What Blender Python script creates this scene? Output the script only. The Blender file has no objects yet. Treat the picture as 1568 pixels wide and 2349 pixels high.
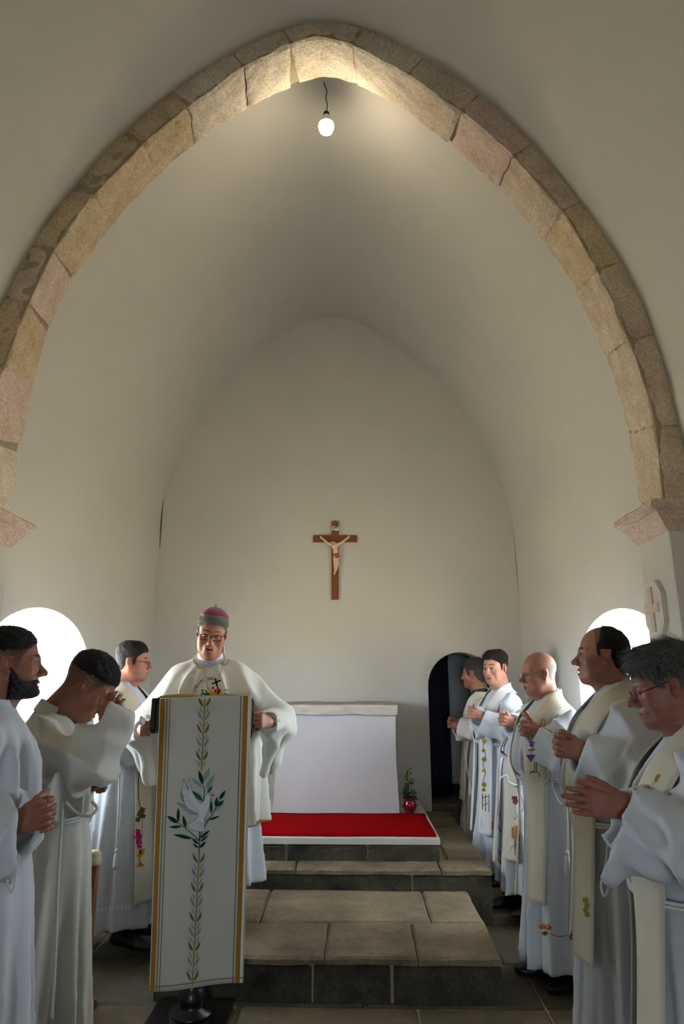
import bpy, bmesh, math, random
import numpy as np
from mathutils import Vector, Matrix
from mathutils.bvhtree import BVHTree

# ------------------------------------------------------------------ camera
FPX, CX, CY, CAMH = 1500.0, 784.0, 1174.5, 1.5
VPX, VPY = 815.0, 1565.0
TILT = math.atan((VPY - CY) / FPX)
YAW = math.atan((VPX - CX) / FPX * math.cos(TILT))
scene = bpy.context.scene
col = scene.collection
cam_d = bpy.data.cameras.new('camera')
cam_d.sensor_fit = 'HORIZONTAL'; cam_d.sensor_width = 36.0
cam_d.lens = FPX / 1568.0 * 36.0
cam_d.clip_start = 0.05
cam = bpy.data.objects.new('camera', cam_d); col.objects.link(cam)
cam.location = (0, 0, CAMH)
cam.rotation_euler = (math.pi / 2 + TILT, 0, YAW)
scene.camera = cam

_fw = np.array([-math.sin(YAW) * math.cos(TILT), math.cos(YAW) * math.cos(TILT), math.sin(TILT)])
_rt = np.cross(_fw, [0, 0, 1.0]); _rt /= np.linalg.norm(_rt)
_up = np.cross(_rt, _fw)
CAMP = np.array([0, 0, CAMH])
def ray(x, y): return _rt * (x - CX) / FPX - _up * (y - CY) / FPX + _fw
def atd(x, y, d): v = ray(x, y); return CAMP + v * d / v[1]
def atz(x, y, z): v = ray(x, y); return CAMP + v * (z - CAMH) / v[2]
def atx(x, y, X): v = ray(x, y); return CAMP + v * X / v[0]

# ------------------------------------------------------------------ world, sun, exposure
world = bpy.data.worlds.new('world'); scene.world = world; world.use_nodes = True
wn = world.node_tree.nodes; wl = world.node_tree.links
wn['Background'].inputs[0].default_value = (0.71, 0.85, 1.0, 1)
wn['Background'].inputs[1].default_value = 24.0
sun_d = bpy.data.lights.new('sun', 'SUN'); sun_d.energy = 62.0; sun_d.angle = 0.01
sun_d.color = (1.0, 0.94, 0.85)
sun = bpy.data.objects.new('sun', sun_d); col.objects.link(sun)
sun.rotation_euler = (math.radians(-38), 0, 0)
def portal(loc, rot, sx, sy):
    d = bpy.data.lights.new('daylight_portal', 'AREA'); d.shape = 'RECTANGLE'; d.size = sx; d.size_y = sy
    d.cycles.is_portal = True
    o = bpy.data.objects.new('daylight_portal', d); col.objects.link(o); o.location = loc; o.rotation_euler = rot
vs = scene.view_settings
vs.view_transform = 'Standard'; vs.look = 'None'; vs.gamma = 1.0; vs.use_curve_mapping = False
vs.exposure = 0.26

# ------------------------------------------------------------------ object helpers
def tag(o, label=None, cat=None, group=None, kind=None):
    if label: o['label'] = label
    if cat: o['category'] = cat
    if group: o['group'] = group
    if kind: o['kind'] = kind
    return o
def empty(name, loc=(0, 0, 0), rz=0.0, label=None, cat=None, group=None, kind=None):
    o = bpy.data.objects.new(name, None); col.objects.link(o)
    o.empty_display_size = 0.1
    o.location = loc; o.rotation_euler = (0, 0, rz)
    return tag(o, label, cat, group, kind)
def link(name, me, mat=None, parent=None):
    o = bpy.data.objects.new(name, me); col.objects.link(o)
    if mat is not None and not len(me.materials): me.materials.append(mat)
    if parent is not None: o.parent = parent
    return o
def pymesh(name, V, Fc, smooth=False, cols=None):
    me = bpy.data.meshes.new(name)
    me.from_pydata([tuple(map(float, v)) for v in V], [], [tuple(f) for f in Fc])
    if smooth: me.polygons.foreach_set('use_smooth', [True] * len(me.polygons))
    if cols is not None: setcol(me, cols)
    me.update(); return me
def setcol(me, cols):
    a = me.attributes.new('Col', 'FLOAT_COLOR', 'POINT')
    c = np.ones((len(me.vertices), 4), np.float32); c[:, :3] = np.asarray(cols, np.float32)
    a.data.foreach_set('color', c.ravel())
def quadmesh(name, V, Q, cols=None):
    me = bpy.data.meshes.new(name)
    V = np.asarray(V, np.float32); Q = np.asarray(Q, np.int32)
    me.vertices.add(len(V)); me.vertices.foreach_set('co', V.ravel())
    me.loops.add(Q.size); me.loops.foreach_set('vertex_index', Q.ravel())
    me.polygons.add(len(Q)); me.polygons.foreach_set('loop_start', np.arange(0, Q.size, 4, dtype=np.int32))
    me.polygons.foreach_set('use_smooth', np.ones(len(Q), bool))
    me.update(calc_edges=True); me.validate()
    if cols is not None: setcol(me, cols)
    return me
def gridmesh(name, P, smooth=True, closed_u=False, closed_v=False):
    """P array (nu,nv,3) -> quad grid"""
    nu, nv = P.shape[:2]
    F = []
    for i in range(nu if closed_u else nu - 1):
        for j in range(nv if closed_v else nv - 1):
            a, b = i, (i + 1) % nu; c, d = j, (j + 1) % nv
            F.append((a * nv + c, b * nv + c, b * nv + d, a * nv + d))
    return pymesh(name, P.reshape(-1, 3), F, smooth)
class MB:
    """collects simple shapes into one mesh"""
    def __init__(s): s.v = []; s.f = []
    def add(s, V, F):
        n = len(s.v); s.v += [tuple(map(float, v)) for v in V]; s.f += [tuple(i + n for i in f) for f in F]; return s
    def box(s, lo, hi, bev=0.0):
        x0, y0, z0 = lo; x1, y1, z1 = hi
        if bev <= 0:
            V = [(x, y, z) for x in (x0, x1) for y in (y0, y1) for z in (z0, z1)]
            F = [(0, 1, 3, 2), (4, 6, 7, 5), (0, 4, 5, 1), (2, 3, 7, 6), (0, 2, 6, 4), (1, 5, 7, 3)]
            return s.add(V, F)
        bm = bmesh.new(); bmesh.ops.create_cube(bm, size=1)
        for v in bm.verts:
            v.co = Vector(((x0 + x1) / 2 + v.co.x * (x1 - x0), (y0 + y1) / 2 + v.co.y * (y1 - y0), (z0 + z1) / 2 + v.co.z * (z1 - z0)))
        bmesh.ops.bevel(bm, geom=bm.edges[:], offset=bev, segments=2, affect='EDGES', profile=0.6)
        bm.verts.index_update()
        s.add([v.co for v in bm.verts], [[v.index for v in f.verts] for f in bm.faces]); bm.free(); return s
    def tube(s, pts, r, n=8, cap=True, closed=False):
        P = [Vector(p) for p in pts]; m = len(P); rr = r if hasattr(r, '__len__') else [r] * m
        V = []; F = []; up = None
        for i in range(m):
            if closed: t = P[(i + 1) % m] - P[i - 1]
            else: t = P[min(i + 1, m - 1)] - P[max(i - 1, 0)]
            if t.length < 1e-9: t = Vector((0, 0, 1))
            t.normalize()
            if up is None:
                up = Vector((0, 0, 1)) if abs(t.z) < 0.9 else Vector((1, 0, 0))
            up = (up - t * up.dot(t))
            if up.length < 1e-6: up = t.orthogonal()
            up.normalize(); sd = t.cross(up)
            for k in range(n):
                a = 2 * math.pi * k / n
                V.append(P[i] + (up * math.cos(a) + sd * math.sin(a)) * rr[i])
        for i in range(m if closed else m - 1):
            for k in range(n):
                a = i * n; b = ((i + 1) % m) * n
                F.append((a + k, a + (k + 1) % n, b + (k + 1) % n, b + k))
        if cap and not closed:
            F.append(tuple(range(n - 1, -1, -1))); F.append(tuple((m - 1) * n + k for k in range(n)))
        return s.add(V, F)
    def lathe(s, prof, c=(0, 0, 0), n=24):
        V = []; F = []
        for r, z in prof:
            for k in range(n):
                a = 2 * math.pi * k / n; V.append((c[0] + r * math.cos(a), c[1] + r * math.sin(a), c[2] + z))
        for i in range(len(prof) - 1):
            for k in range(n): F.append((i * n + k, i * n + (k + 1) % n, (i + 1) * n + (k + 1) % n, (i + 1) * n + k))
        F.append(tuple(range(n - 1, -1, -1))); F.append(tuple((len(prof) - 1) * n + k for k in range(n)))
        return s.add(V, F)
    def obj(s, name, mat, parent=None, smooth=False):
        return link(name, pymesh(name, s.v, s.f, smooth), mat, parent)
def catmull(pts, n=8, closed=False):
    P = [Vector(p) for p in pts]; m = len(P); out = []
    for i in range(m if closed else m - 1):
        if closed: p0, p1, p2, p3 = P[i - 1], P[i], P[(i + 1) % m], P[(i + 2) % m]
        else: p0, p1, p2, p3 = P[max(i - 1, 0)], P[i], P[i + 1], P[min(i + 2, m - 1)]
        for k in range(n):
            t = k / n
            out.append(0.5 * ((2 * p1) + (p2 - p0) * t + (2 * p0 - 5 * p1 + 4 * p2 - p3) * t * t + (3 * p1 - p0 - 3 * p2 + p3) * t ** 3))
    if not closed: out.append(P[-1])
    return out

# ------------------------------------------------------------------ materials
def lin(h):
    h = h.lstrip('#'); c = [int(h[i:i + 2], 16) / 255 for i in (0, 2, 4)]
    return tuple(x / 12.92 if x <= 0.04045 else ((x + 0.055) / 1.055) ** 2.4 for x in c)
_M = {}
def mat(name, colr=(0.8, 0.8, 0.8), rough=0.6, var=0.0, vscale=6.0, col2=None, bump=0.0, bscale=40.0, metal=0.0,
        attr=False, sss=0.0, sheen=0.0, emit=None, estr=0.0, trans=0.0, spec=0.5, fine=0.0, fscale=160.0, stretch=None):
    if name in _M: return _M[name]
    m = bpy.data.materials.new(name); m.use_nodes = True
    nt = m.node_tree; N = nt.nodes; L = nt.links; b = N['Principled BSDF']
    b.inputs['Roughness'].default_value = rough; b.inputs['Metallic'].default_value = metal
    b.inputs['Specular IOR Level'].default_value = spec
    b.inputs['Base Color'].default_value = (*colr, 1)
    tc = N.new('ShaderNodeTexCoord'); src = tc.outputs['Object']
    if stretch:
        mp = N.new('ShaderNodeMapping'); mp.inputs['Scale'].default_value = stretch
        L.new(src, mp.inputs['Vector']); src = mp.outputs['Vector']
    base = None
    if attr:
        at = N.new('ShaderNodeAttribute'); at.attribute_name = 'Col'; base = at.outputs['Color']
    if var > 0 or col2 is not None:
        nz = N.new('ShaderNodeTexNoise'); nz.inputs['Scale'].default_value = vscale; nz.inputs['Detail'].default_value = 6
        nz.inputs['Roughness'].default_value = 0.62
        L.new(src, nz.inputs['Vector'])
        mr = N.new('ShaderNodeMapRange'); mr.inputs['From Min'].default_value = 0.3; mr.inputs['From Max'].default_value = 0.7
        L.new(nz.outputs['Fac'], mr.inputs['Value'])
        mx = N.new('ShaderNodeMix'); mx.data_type = 'RGBA'
        L.new(mr.outputs['Result'], mx.inputs['Factor'])
        if base is not None:
            hs = N.new('ShaderNodeHueSaturation'); hs.inputs['Value'].default_value = 1 - var
            L.new(base, hs.inputs['Color']); L.new(base, mx.inputs['A']); L.new(hs.outputs['Color'], mx.inputs['B'])
        else:
            mx.inputs['A'].default_value = (*colr, 1)
            c2 = col2 if col2 is not None else tuple(c * (1 - var) for c in colr)
            mx.inputs['B'].default_value = (*c2, 1)
        base = mx.outputs['Result']
    if fine > 0:
        n2 = N.new('ShaderNodeTexNoise'); n2.inputs['Scale'].default_value = fscale; n2.inputs['Detail'].default_value = 3
        L.new(src, n2.inputs['Vector'])
        m2 = N.new('ShaderNodeMapRange'); m2.inputs['From Min'].default_value = 0.3; m2.inputs['From Max'].default_value = 0.7
        m2.inputs['To Min'].default_value = 1 - fine; m2.inputs['To Max'].default_value = 1 + fine
        L.new(n2.outputs['Fac'], m2.inputs['Value'])
        mu = N.new('ShaderNodeVectorMath'); mu.operation = 'SCALE'
        if base is not None: L.new(base, mu.inputs[0])
        else: mu.inputs[0].default_value = colr
        L.new(m2.outputs['Result'], mu.inputs['Scale']); base = mu.outputs['Vector']
    if base is not None: L.new(base, b.inputs['Base Color'])
    if bump > 0:
        nb = N.new('ShaderNodeTexNoise'); nb.inputs['Scale'].default_value = bscale; nb.inputs['Detail'].default_value = 5
        L.new(src, nb.inputs['Vector'])
        bp = N.new('ShaderNodeBump'); bp.inputs['Strength'].default_value = bump; bp.inputs['Distance'].default_value = 0.01
        L.new(nb.outputs['Fac'], bp.inputs['Height']); L.new(bp.outputs['Normal'], b.inputs['Normal'])
    if sss > 0:
        b.inputs['Subsurface Weight'].default_value = sss; b.inputs['Subsurface Radius'].default_value = (1.0, 0.35, 0.2)
        b.inputs['Subsurface Scale'].default_value = 0.008
    if sheen > 0: b.inputs['Sheen Weight'].default_value = sheen
    if emit is not None:
        b.inputs['Emission Color'].default_value = (*emit, 1); b.inputs['Emission Strength'].default_value = estr
    if trans > 0: b.inputs['Transmission Weight'].default_value = trans
    _M[name] = m; return m
PLASTER = mat('white_plaster', lin('#CAC5BC'), 0.92, 0.05, 1.6, bump=0.10, bscale=28, spec=0.15)
ARCHSTONES = [mat('arch_stone_%s' % n, lin(a), 0.9, 0.3, 7.0, col2=lin(b), bump=0.85, bscale=26, spec=0.15, fine=0.22, fscale=70)
              for n, a, b in (('buff', '#D6C6B0', '#B6A28E'), ('rose', '#D4BFAF', '#BDA595'), ('pale', '#DDD2C0', '#BFB09B'), ('ochre', '#D2BEA0', '#B09B7C'))]
RISER = mat('grimy_shaded_step_stone', lin('#5A5444'), 0.85, 0.4, 3.0, col2=lin('#26241D'), bump=0.7, bscale=22, spec=0.25, fine=0.25, fscale=60)  # darker than the treads: real grime, plus riser-face shade put into the colour
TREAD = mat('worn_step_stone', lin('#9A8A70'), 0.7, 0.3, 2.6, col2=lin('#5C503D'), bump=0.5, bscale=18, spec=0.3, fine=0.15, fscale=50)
FLAG = mat('floor_flagstone', lin('#76684F'), 0.75, 0.3, 3.2, col2=lin('#4F4532'), bump=0.4, bscale=16, spec=0.3, fine=0.12, fscale=50)
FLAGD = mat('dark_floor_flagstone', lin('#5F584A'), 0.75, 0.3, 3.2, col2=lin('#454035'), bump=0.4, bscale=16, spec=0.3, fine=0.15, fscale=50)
MORTAR = mat('mortar', lin('#A8977F'), 0.95, 0.2, 14.0, bump=0.5, bscale=60, spec=0.1)
SKIN = mat('skin', attr=True, rough=0.5, var=0.10, vscale=45, sss=0.12, bump=0.05, bscale=420, spec=0.4)
HAIR = mat('hair', attr=True, rough=0.55, var=0.45, vscale=180, bump=0.9, bscale=260, spec=0.35)
PRINT = mat('printed_colour', attr=True, rough=0.8, spec=0.1)
def cloth(name, hexc, rough=0.85, sheen=0.15, wr=0.9):
    m = mat(name, lin(hexc), rough, 0.03, 5.0, bump=0.06, bscale=320, sheen=sheen, spec=0.15)
    nt = m.node_tree; N = nt.nodes; L = nt.links
    if 'wrinkle' in N: return m
    tc = N.new('ShaderNodeTexCoord'); mp = N.new('ShaderNodeMapping'); mp.inputs['Scale'].default_value = (1.0, 1.0, 0.42); mp.inputs['Rotation'].default_value = (0.25, 0.18, 0)
    L.new(tc.outputs['Object'], mp.inputs['Vector'])
    nz = N.new('ShaderNodeTexNoise'); nz.name = 'wrinkle'; nz.noise_type = 'RIDGED_MULTIFRACTAL'; nz.inputs['Scale'].default_value = 6.5; nz.inputs['Detail'].default_value = 1.6; nz.inputs['Roughness'].default_value = 0.42; nz.inputs['Distortion'].default_value = 0.7
    L.new(mp.outputs['Vector'], nz.inputs['Vector'])
    b2 = N.new('ShaderNodeBump'); b2.inputs['Strength'].default_value = wr; b2.inputs['Distance'].default_value = 0.016
    L.new(nz.outputs['Fac'], b2.inputs['Height'])
    b1 = [n for n in N if n.type == 'BUMP' and n != b2][0]; L.new(b2.outputs['Normal'], b1.inputs['Normal'])
    return m
WHITE = cloth('white_alb_cloth', '#CFD2D8'); WARM = cloth('cream_alb_cloth', '#C8C4B9')
CREAM = cloth('cream_stole_cloth', '#D8CFBA'); IVORY = cloth('ivory_chasuble_cloth', '#E6E1D4')
GOLDT = mat('gold_trim', lin('#A8792E'), 0.5, 0.2, 60.0, spec=0.4)
CORD = mat('white_cord', lin('#DAD9D4'), 0.8, 0.2, 300.0, spec=0.15)
BLACK = mat('black_leather', lin('#15130F'), 0.45, 0.2, 30.0)
DARKWOOD = mat('black_lacquered_wood', lin('#120E0B'), 0.3, 0.2, 12.0)
FRAMEM = mat('dark_metal_frame', lin('#15141A'), 0.35)
LENS = mat('clear_lens', (0.97, 0.97, 0.97), 0.02, trans=1.0); LENS.node_tree.nodes['Principled BSDF'].inputs['IOR'].default_value = 1.02
SHOE = mat('black_shoe_leather', lin('#0E0D0D'), 0.45)
# ------------------------------------------------------------------ implicit surfaces (numpy) meshed with surface nets
def smin(a, b, k):
    if k <= 0: return np.minimum(a, b)
    h = np.maximum(k - np.abs(a - b), 0) / k
    return np.minimum(a, b) - h * h * (k * 0.25)
def smax(a, b, k): return -smin(-a, -b, k)
def d_cap(X, Y, Z, a, b, ra, rb):
    bx, by, bz = b[0] - a[0], b[1] - a[1], b[2] - a[2]
    L2 = bx * bx + by * by + bz * bz + 1e-12
    px, py, pz = X - a[0], Y - a[1], Z - a[2]
    h = np.clip((px * bx + py * by + pz * bz) / L2, 0, 1)
    qx, qy, qz = px - bx * h, py - by * h, pz - bz * h
    return np.sqrt(qx * qx + qy * qy + qz * qz) - (ra + (rb - ra) * h)
def d_ell(X, Y, Z, c, r, R=None):
    px, py, pz = X - c[0], Y - c[1], Z - c[2]
    if R is not None:
        px, py, pz = (px * R[0][0] + py * R[1][0] + pz * R[2][0], px * R[0][1] + py * R[1][1] + pz * R[2][1], px * R[0][2] + py * R[1][2] + pz * R[2][2])
    ax, ay, az = px / r[0], py / r[1], pz / r[2]
    k0 = np.sqrt(ax * ax + ay * ay + az * az) + 1e-9
    k1 = np.sqrt((ax / r[0]) ** 2 + (ay / r[1]) ** 2 + (az / r[2]) ** 2) + 1e-9
    return k0 * (k0 - 1.0) / k1
class Grid:
    def __init__(s, lo, hi, h):
        s.lo = np.array(lo, np.float32); s.h = h
        n = np.ceil((np.array(hi) - np.array(lo)) / h).astype(int) + 1
        s.ax = [(s.lo[i] + h * np.arange(n[i])).astype(np.float32) for i in range(3)]
        s.F = np.full(n, 1.0, np.float32)
    def sl(s, lo, hi):
        out = []
        for i in range(3):
            a = int(np.floor((lo[i] - s.lo[i]) / s.h)); b = int(np.ceil((hi[i] - s.lo[i]) / s.h)) + 1
            out.append(slice(max(a, 0), max(min(b, len(s.ax[i])), 0)))
        return tuple(out)
    def pts(s, sl=None):
        if sl is None: sl = (slice(None),) * 3
        return s.ax[0][sl[0]][:, None, None], s.ax[1][sl[1]][None, :, None], s.ax[2][sl[2]][None, None, :]
    def put(s, sl, d, k, op):
        A = s.F[sl]
        if A.size == 0: return
        if op == '+': s.F[sl] = smin(A, d, k)
        elif op == '-': s.F[sl] = smax(A, -d, k)
    def ell(s, c, r, k=0.0, op='+', R=None):
        m = max(r) if R is not None else 0
        e = [max(m, r[i]) + k + 3 * s.h for i in range(3)]
        sl = s.sl([c[i] - e[i] for i in range(3)], [c[i] + e[i] for i in range(3)])
        s.put(sl, d_ell(*s.pts(sl), c, r, R), k, op)
    def cap(s, a, b, ra, rb=None, k=0.0, op='+'):
        if rb is None: rb = ra
        e = max(ra, rb) + k + 3 * s.h
        sl = s.sl([min(a[i], b[i]) - e for i in range(3)], [max(a[i], b[i]) + e for i in range(3)])
        s.put(sl, d_cap(*s.pts(sl), a, b, ra, rb), k, op)
    def mesh(s, F=None, smooth=1):
        return nets(s.F if F is None else F, s.lo, s.h, smooth)
_ED = [(0, 1), (2, 3), (4, 5), (6, 7), (0, 2), (1, 3), (4, 6), (5, 7), (0, 4), (1, 5), (2, 6), (3, 7)]
_CO = np.array([(i, j, k) for i in (0, 1) for j in (0, 1) for k in (0, 1)], np.float32)
def nets(F, lo, h, smooth=1):
    F = F.copy()
    for ax in range(3):   # close the surface at the border
        sl = [slice(None)] * 3
        for e in (0, -1): sl[ax] = e; F[tuple(sl)] = np.maximum(F[tuple(sl)], h * 0.5)
    S = F < 0
    cnt = np.zeros(tuple(n - 1 for n in F.shape), np.uint8)
    for i in (0, 1):
        for j in (0, 1):
            for k in (0, 1):
                cnt += S[i:F.shape[0] - 1 + i, j:F.shape[1] - 1 + j, k:F.shape[2] - 1 + k]
    act = (cnt > 0) & (cnt < 8)
    idx = np.argwhere(act)
    if len(idx) == 0: return np.zeros((0, 3)), np.zeros((0, 4), int)
    vals = np.stack([F[idx[:, 0] + int(c[0]), idx[:, 1] + int(c[1]), idx[:, 2] + int(c[2])] for c in _CO], 1)
    acc = np.zeros((len(idx), 3), np.float32); n = np.zeros(len(idx), np.float32)
    for a, b in _ED:
        va, vb = vals[:, a], vals[:, b]; cr = (va < 0) != (vb < 0)
        t = np.where(cr, va / np.where(cr, va - vb, 1), 0)
        acc += ((_CO[a] + t[:, None] * (_CO[b] - _CO[a])) * cr[:, None]); n += cr
    V = idx + acc / n[:, None]
    vid = np.full(act.shape, -1, np.int32); vid[act] = np.arange(len(idx))
    Q = []
    for ax in range(3):
        o1, o2 = (ax + 1) % 3, (ax + 2) % 3
        sa = [slice(1, -1)] * 3; sb = [slice(1, -1)] * 3
        sa[ax] = slice(0, -1); sb[ax] = slice(1, None)
        A = S[tuple(sa)]; B = S[tuple(sb)]
        e = np.argwhere(A != B)
        if len(e) == 0: continue
        ins = A[tuple(e.T)]
        base = e.copy(); base[:, o1] += 1; base[:, o2] += 1
        q = []
        for d1, d2 in ((-1, -1), (0, -1), (0, 0), (-1, 0)):
            c = base.copy(); c[:, o1] += d1; c[:, o2] += d2
            q.append(vid[tuple(c.T)])
        q = np.stack(q, 1); q[~ins] = q[~ins][:, ::-1]
        Q.append(q)
    Q = np.concatenate(Q)
    Q = Q[(Q >= 0).all(1)]
    for _ in range(smooth):
        s = np.zeros_like(V); m = np.zeros(len(V))
        for i in range(4):
            a, b = Q[:, i], Q[:, (i + 1) % 4]
            for c in range(3):
                s[:, c] += np.bincount(a, V[b, c], len(V)) + np.bincount(b, V[a, c], len(V))
            m += np.bincount(a, minlength=len(V)) + np.bincount(b, minlength=len(V))
        V = V * 0.45 + 0.55 * s / np.maximum(m, 1)[:, None]
    return (V * h + np.asarray(lo)).astype(np.float32), Q
def wave(X, Y, Z, seed, f, n=6):
    """cheap smooth pseudo-noise in [-1,1]"""
    rs = np.random.RandomState(seed); o = 0
    for i in range(n):
        k = rs.normal(size=3); k *= f * rs.uniform(0.6, 1.6) / np.linalg.norm(k)
        o = o + np.sin(X * k[0] + Y * k[1] + Z * k[2] + rs.uniform(0, 6.28))
    return o / math.sqrt(n) / 1.4
def joinmeshes(parts):
    V = []; Q = []; C = []; n = 0
    for v, q, c in parts:
        V.append(v); Q.append(q + n); C.append(c); n += len(v)
    return np.concatenate(V), np.concatenate(Q), np.concatenate(C)
def sstep(x, a, b):
    t = np.clip((x - a) / (b - a), 0, 1); return t * t * (3 - 2 * t)
# ------------------------------------------------------------------ the chapel shell
DN, DF, DB = 3.07, 3.42, 6.69          # arch front plane, arch rear plane, end wall (metres from the camera along the axis)
def prof(pxs, d): return np.array([atd(x, y, d)[[0, 2]] for x, y in pxs])
def resample(P, n):
    P = np.asarray(P); s = np.r_[0, np.cumsum(np.linalg.norm(np.diff(P, axis=0), axis=1))]
    t = np.linspace(0, s[-1], n)
    return np.stack([np.interp(t, s, P[:, i]) for i in (0, 1)], 1)
def smoothp(P, it=3):
    P = P.copy()
    for _ in range(it): P[1:-1] = 0.25 * P[:-2] + 0.5 * P[1:-1] + 0.25 * P[2:]
    return P
near = prof([(51, 730), (92, 640), (125, 570), (168, 505), (235, 426), (342, 316), (459, 222), (561, 150), (640, 110), (722, 80), (805, 99), (921, 158),
             (1071, 264), (1162, 342), (1298, 495), (1392, 665), (1447, 797), (1462, 840), (1495, 942), (1508, 1035), (1518, 1152)], DN)
zc0 = near[-1][1]; xm = -0.19
near = np.vstack([[(2 * xm - near[-1][0], zc0), (2 * xm - near[-2][0], near[-2][1]), (2 * xm - near[-3][0] , near[-3][1])], near])
far = prof([(12, 1180), (32, 1060), (60, 920), (92, 800), (126, 700), (172, 615), (250, 510), (326, 423), (423, 337), (510, 272), (612, 212), (680, 183), (735, 166),
            (790, 172), (850, 196), (938, 248), (1038, 323), (1143, 420), (1254, 550), (1315, 640), (1359, 725), (1396, 815), (1433, 930), (1456, 1060), (1474, 1163)], DF)
outer = prof([(0, 704), (71, 561), (128, 477), (260, 325), (408, 199), (561, 105), (640, 68), (715, 42), (780, 46), (850, 69), (1054, 180), (1182, 285), (1309, 432), (1420, 590),
              (1475, 700), (1525, 838), (1564, 1014)], DN)
xr, xl = outer[-1][0] + 0.02, 2 * xm - outer[-1][0] - 0.02
outer = np.vstack([[(xl, 0), (xl, 2.0), (xl, 2.6), (xl + 0.03, 3.1)], outer, [(xr, 2.3), (xr, 0)]])
back = prof([(364, 1201), (376, 1140), (399, 1070), (439, 985), (502, 893), (588, 806), (674, 748), (755, 721), (847, 752), (938, 812), (1013, 884), (1088, 985), (1134, 1069), (1165, 1149), (1177, 1218)], DB)
bxl, bxr = atd(352, 1450, DB)[0], atd(1194, 1450, DB)[0]
back = np.vstack([[(bxl, 2.35), (bxl + 0.005, 2.75)], back, [(bxr - 0.005, 2.75), (bxr, 2.35)]])

# vault over the chancel
bp = smoothp(resample(back, 72), 2)
ys = np.linspace(DF - 0.02, DB + 0.08, 24)
P = np.zeros((len(bp), len(ys), 3))
for j, y in enumerate(ys): P[:, j, 0] = bp[:, 0]; P[:, j, 1] = y; P[:, j, 2] = bp[:, 1]
P[..., 0] += 0.006 * np.sin(P[..., 1] * 3.1 + P[..., 2] * 2.3); P[..., 2] += 0.008 * np.sin(P[..., 1] * 2.2 + P[..., 0] * 3)
tag(link('ceiling', gridmesh('ceiling', P), PLASTER), 'white plastered pointed vault over the chancel', kind='structure')
# vault of the nave, in front of the arch and over the camera
NB = -5.0
op = smoothp(resample(outer, 90), 2)
wi = np.where(op[:, 1] > 2.25)[0]
ov = op[wi[0]:wi[-1] + 1]
ys = np.linspace(NB, DF - 0.005, 30)
P = np.zeros((len(ov), len(ys), 3))
for j, y in enumerate(ys): P[:, j, 0] = ov[:, 0]; P[:, j, 1] = y; P[:, j, 2] = ov[:, 1]
tag(link('ceiling', gridmesh('ceiling', P), PLASTER), 'white plastered nave vault in front of the stone arch', kind='structure')

def archwall(name, X, y0, y1, z1, wy0, wy1, sill, spring, outx, label, zf=0.0, n=28, splay=0.05, rise=0.52):
    """side wall in a plane x=X with an arched window opening; deep reveal towards x=outx"""
    mb = MB(); wc, wr = (wy0 + wy1) / 2, (wy1 - wy0) / 2
    top = lambda y: spring + wr * rise * math.sqrt(max(0, 1 - ((y - wc) / wr) ** 2))
    ya = [wc - wr * math.cos(math.pi * i / n) for i in range(n + 1)]
    cols_ = [y0] + list(np.linspace(y0, wy0, 4)[1:-1]) + ya + list(np.linspace(wy1, y1, 6)[1:])
    for a, b in zip(cols_[:-1], cols_[1:]):
        if a >= wy0 - 1e-6 and b <= wy1 + 1e-6:
            mb.add([(X, a, zf), (X, b, zf), (X, b, sill), (X, a, sill)], [(0, 1, 2, 3)])
            mb.add([(X, a, top(a)), (X, b, top(b)), (X, b, z1), (X, a, z1)], [(0, 1, 2, 3)])
        else: mb.add([(X, a, zf), (X, b, zf), (X, b, z1), (X, a, z1)], [(0, 1, 2, 3)])
    o = tag(mb.obj(name, PLASTER), label, kind='structure')
    ring = [(wy0, sill)] + [(y, top(y)) for y in ya] + [(wy1, sill)]
    rv = MB(); k = len(ring)
    V = [(X, y, z) for y, z in ring] + [(outx, wc + (y - wc) * (1 - splay), sill + 0.04 + (z - sill) * (1 - splay)) for y, z in ring]
    rv.add(V, [(i, (i + 1) % k, k + (i + 1) % k, k + i) for i in range(k)])
    return o, rv
WX_L, WX_R = bxl, bxr
wl_o, rv = archwall('wall_left', WX_L, DF - 0.3, DB, 2.36, 3.60, 5.10, 1.18, 1.585, WX_L - 0.36, 'white plastered side wall of the chancel with the arched window on the left')
tag(rv.obj('window_1', PLASTER), 'arched window opening glaring white behind the two young men on the left', kind='structure')
wr_o, rv = archwall('wall_right', WX_R, DF - 0.3, DB, 2.36, 3.50, 5.05, 1.18, 1.55, WX_R + 0.36, 'white plastered side wall of the chancel with the arched window on the right')
tag(rv.obj('window_2', PLASTER), 'arched window opening glaring white behind the men on the right', kind='structure')
# outer faces of the thick walls: daylight enters only through the openings
for X, lb, wy0, wy1, sill, spring in ((WX_L - 0.36, 'outer face of the left chancel wall', 3.60, 5.10, 1.18, 1.585), (WX_R + 0.36, 'outer face of the right chancel wall', 3.50, 5.05, 1.18, 1.55)):
    mb = MB(); wc, wr = (wy0 + wy1) / 2, (wy1 - wy0) / 2 * 0.95
    s0 = sill + 0.04; sp = s0 + (spring - sill) * 0.95
    ya = [wc - wr * math.cos(math.pi * i / 28) for i in range(29)]; tp = lambda y: sp + wr * 0.52 * math.sqrt(max(0, 1 - ((y - wc) / wr) ** 2))
    for a, b in zip([-5.4] + ya, ya + [DB + 2.3]):
        if a >= ya[0] - 1e-6 and b <= ya[-1] + 1e-6:
            mb.add([(X, a, -0.4), (X, b, -0.4), (X, b, s0), (X, a, s0)], [(0, 1, 2, 3)]); mb.add([(X, a, tp(a)), (X, b, tp(b)), (X, b, 6.5), (X, a, 6.5)], [(0, 1, 2, 3)])
        else: mb.add([(X, a, -0.4), (X, b, -0.4), (X, b, 6.5), (X, a, 6.5)], [(0, 1, 2, 3)])
    tag(mb.obj('wall_outer', PLASTER), lb, kind='structure')
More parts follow.
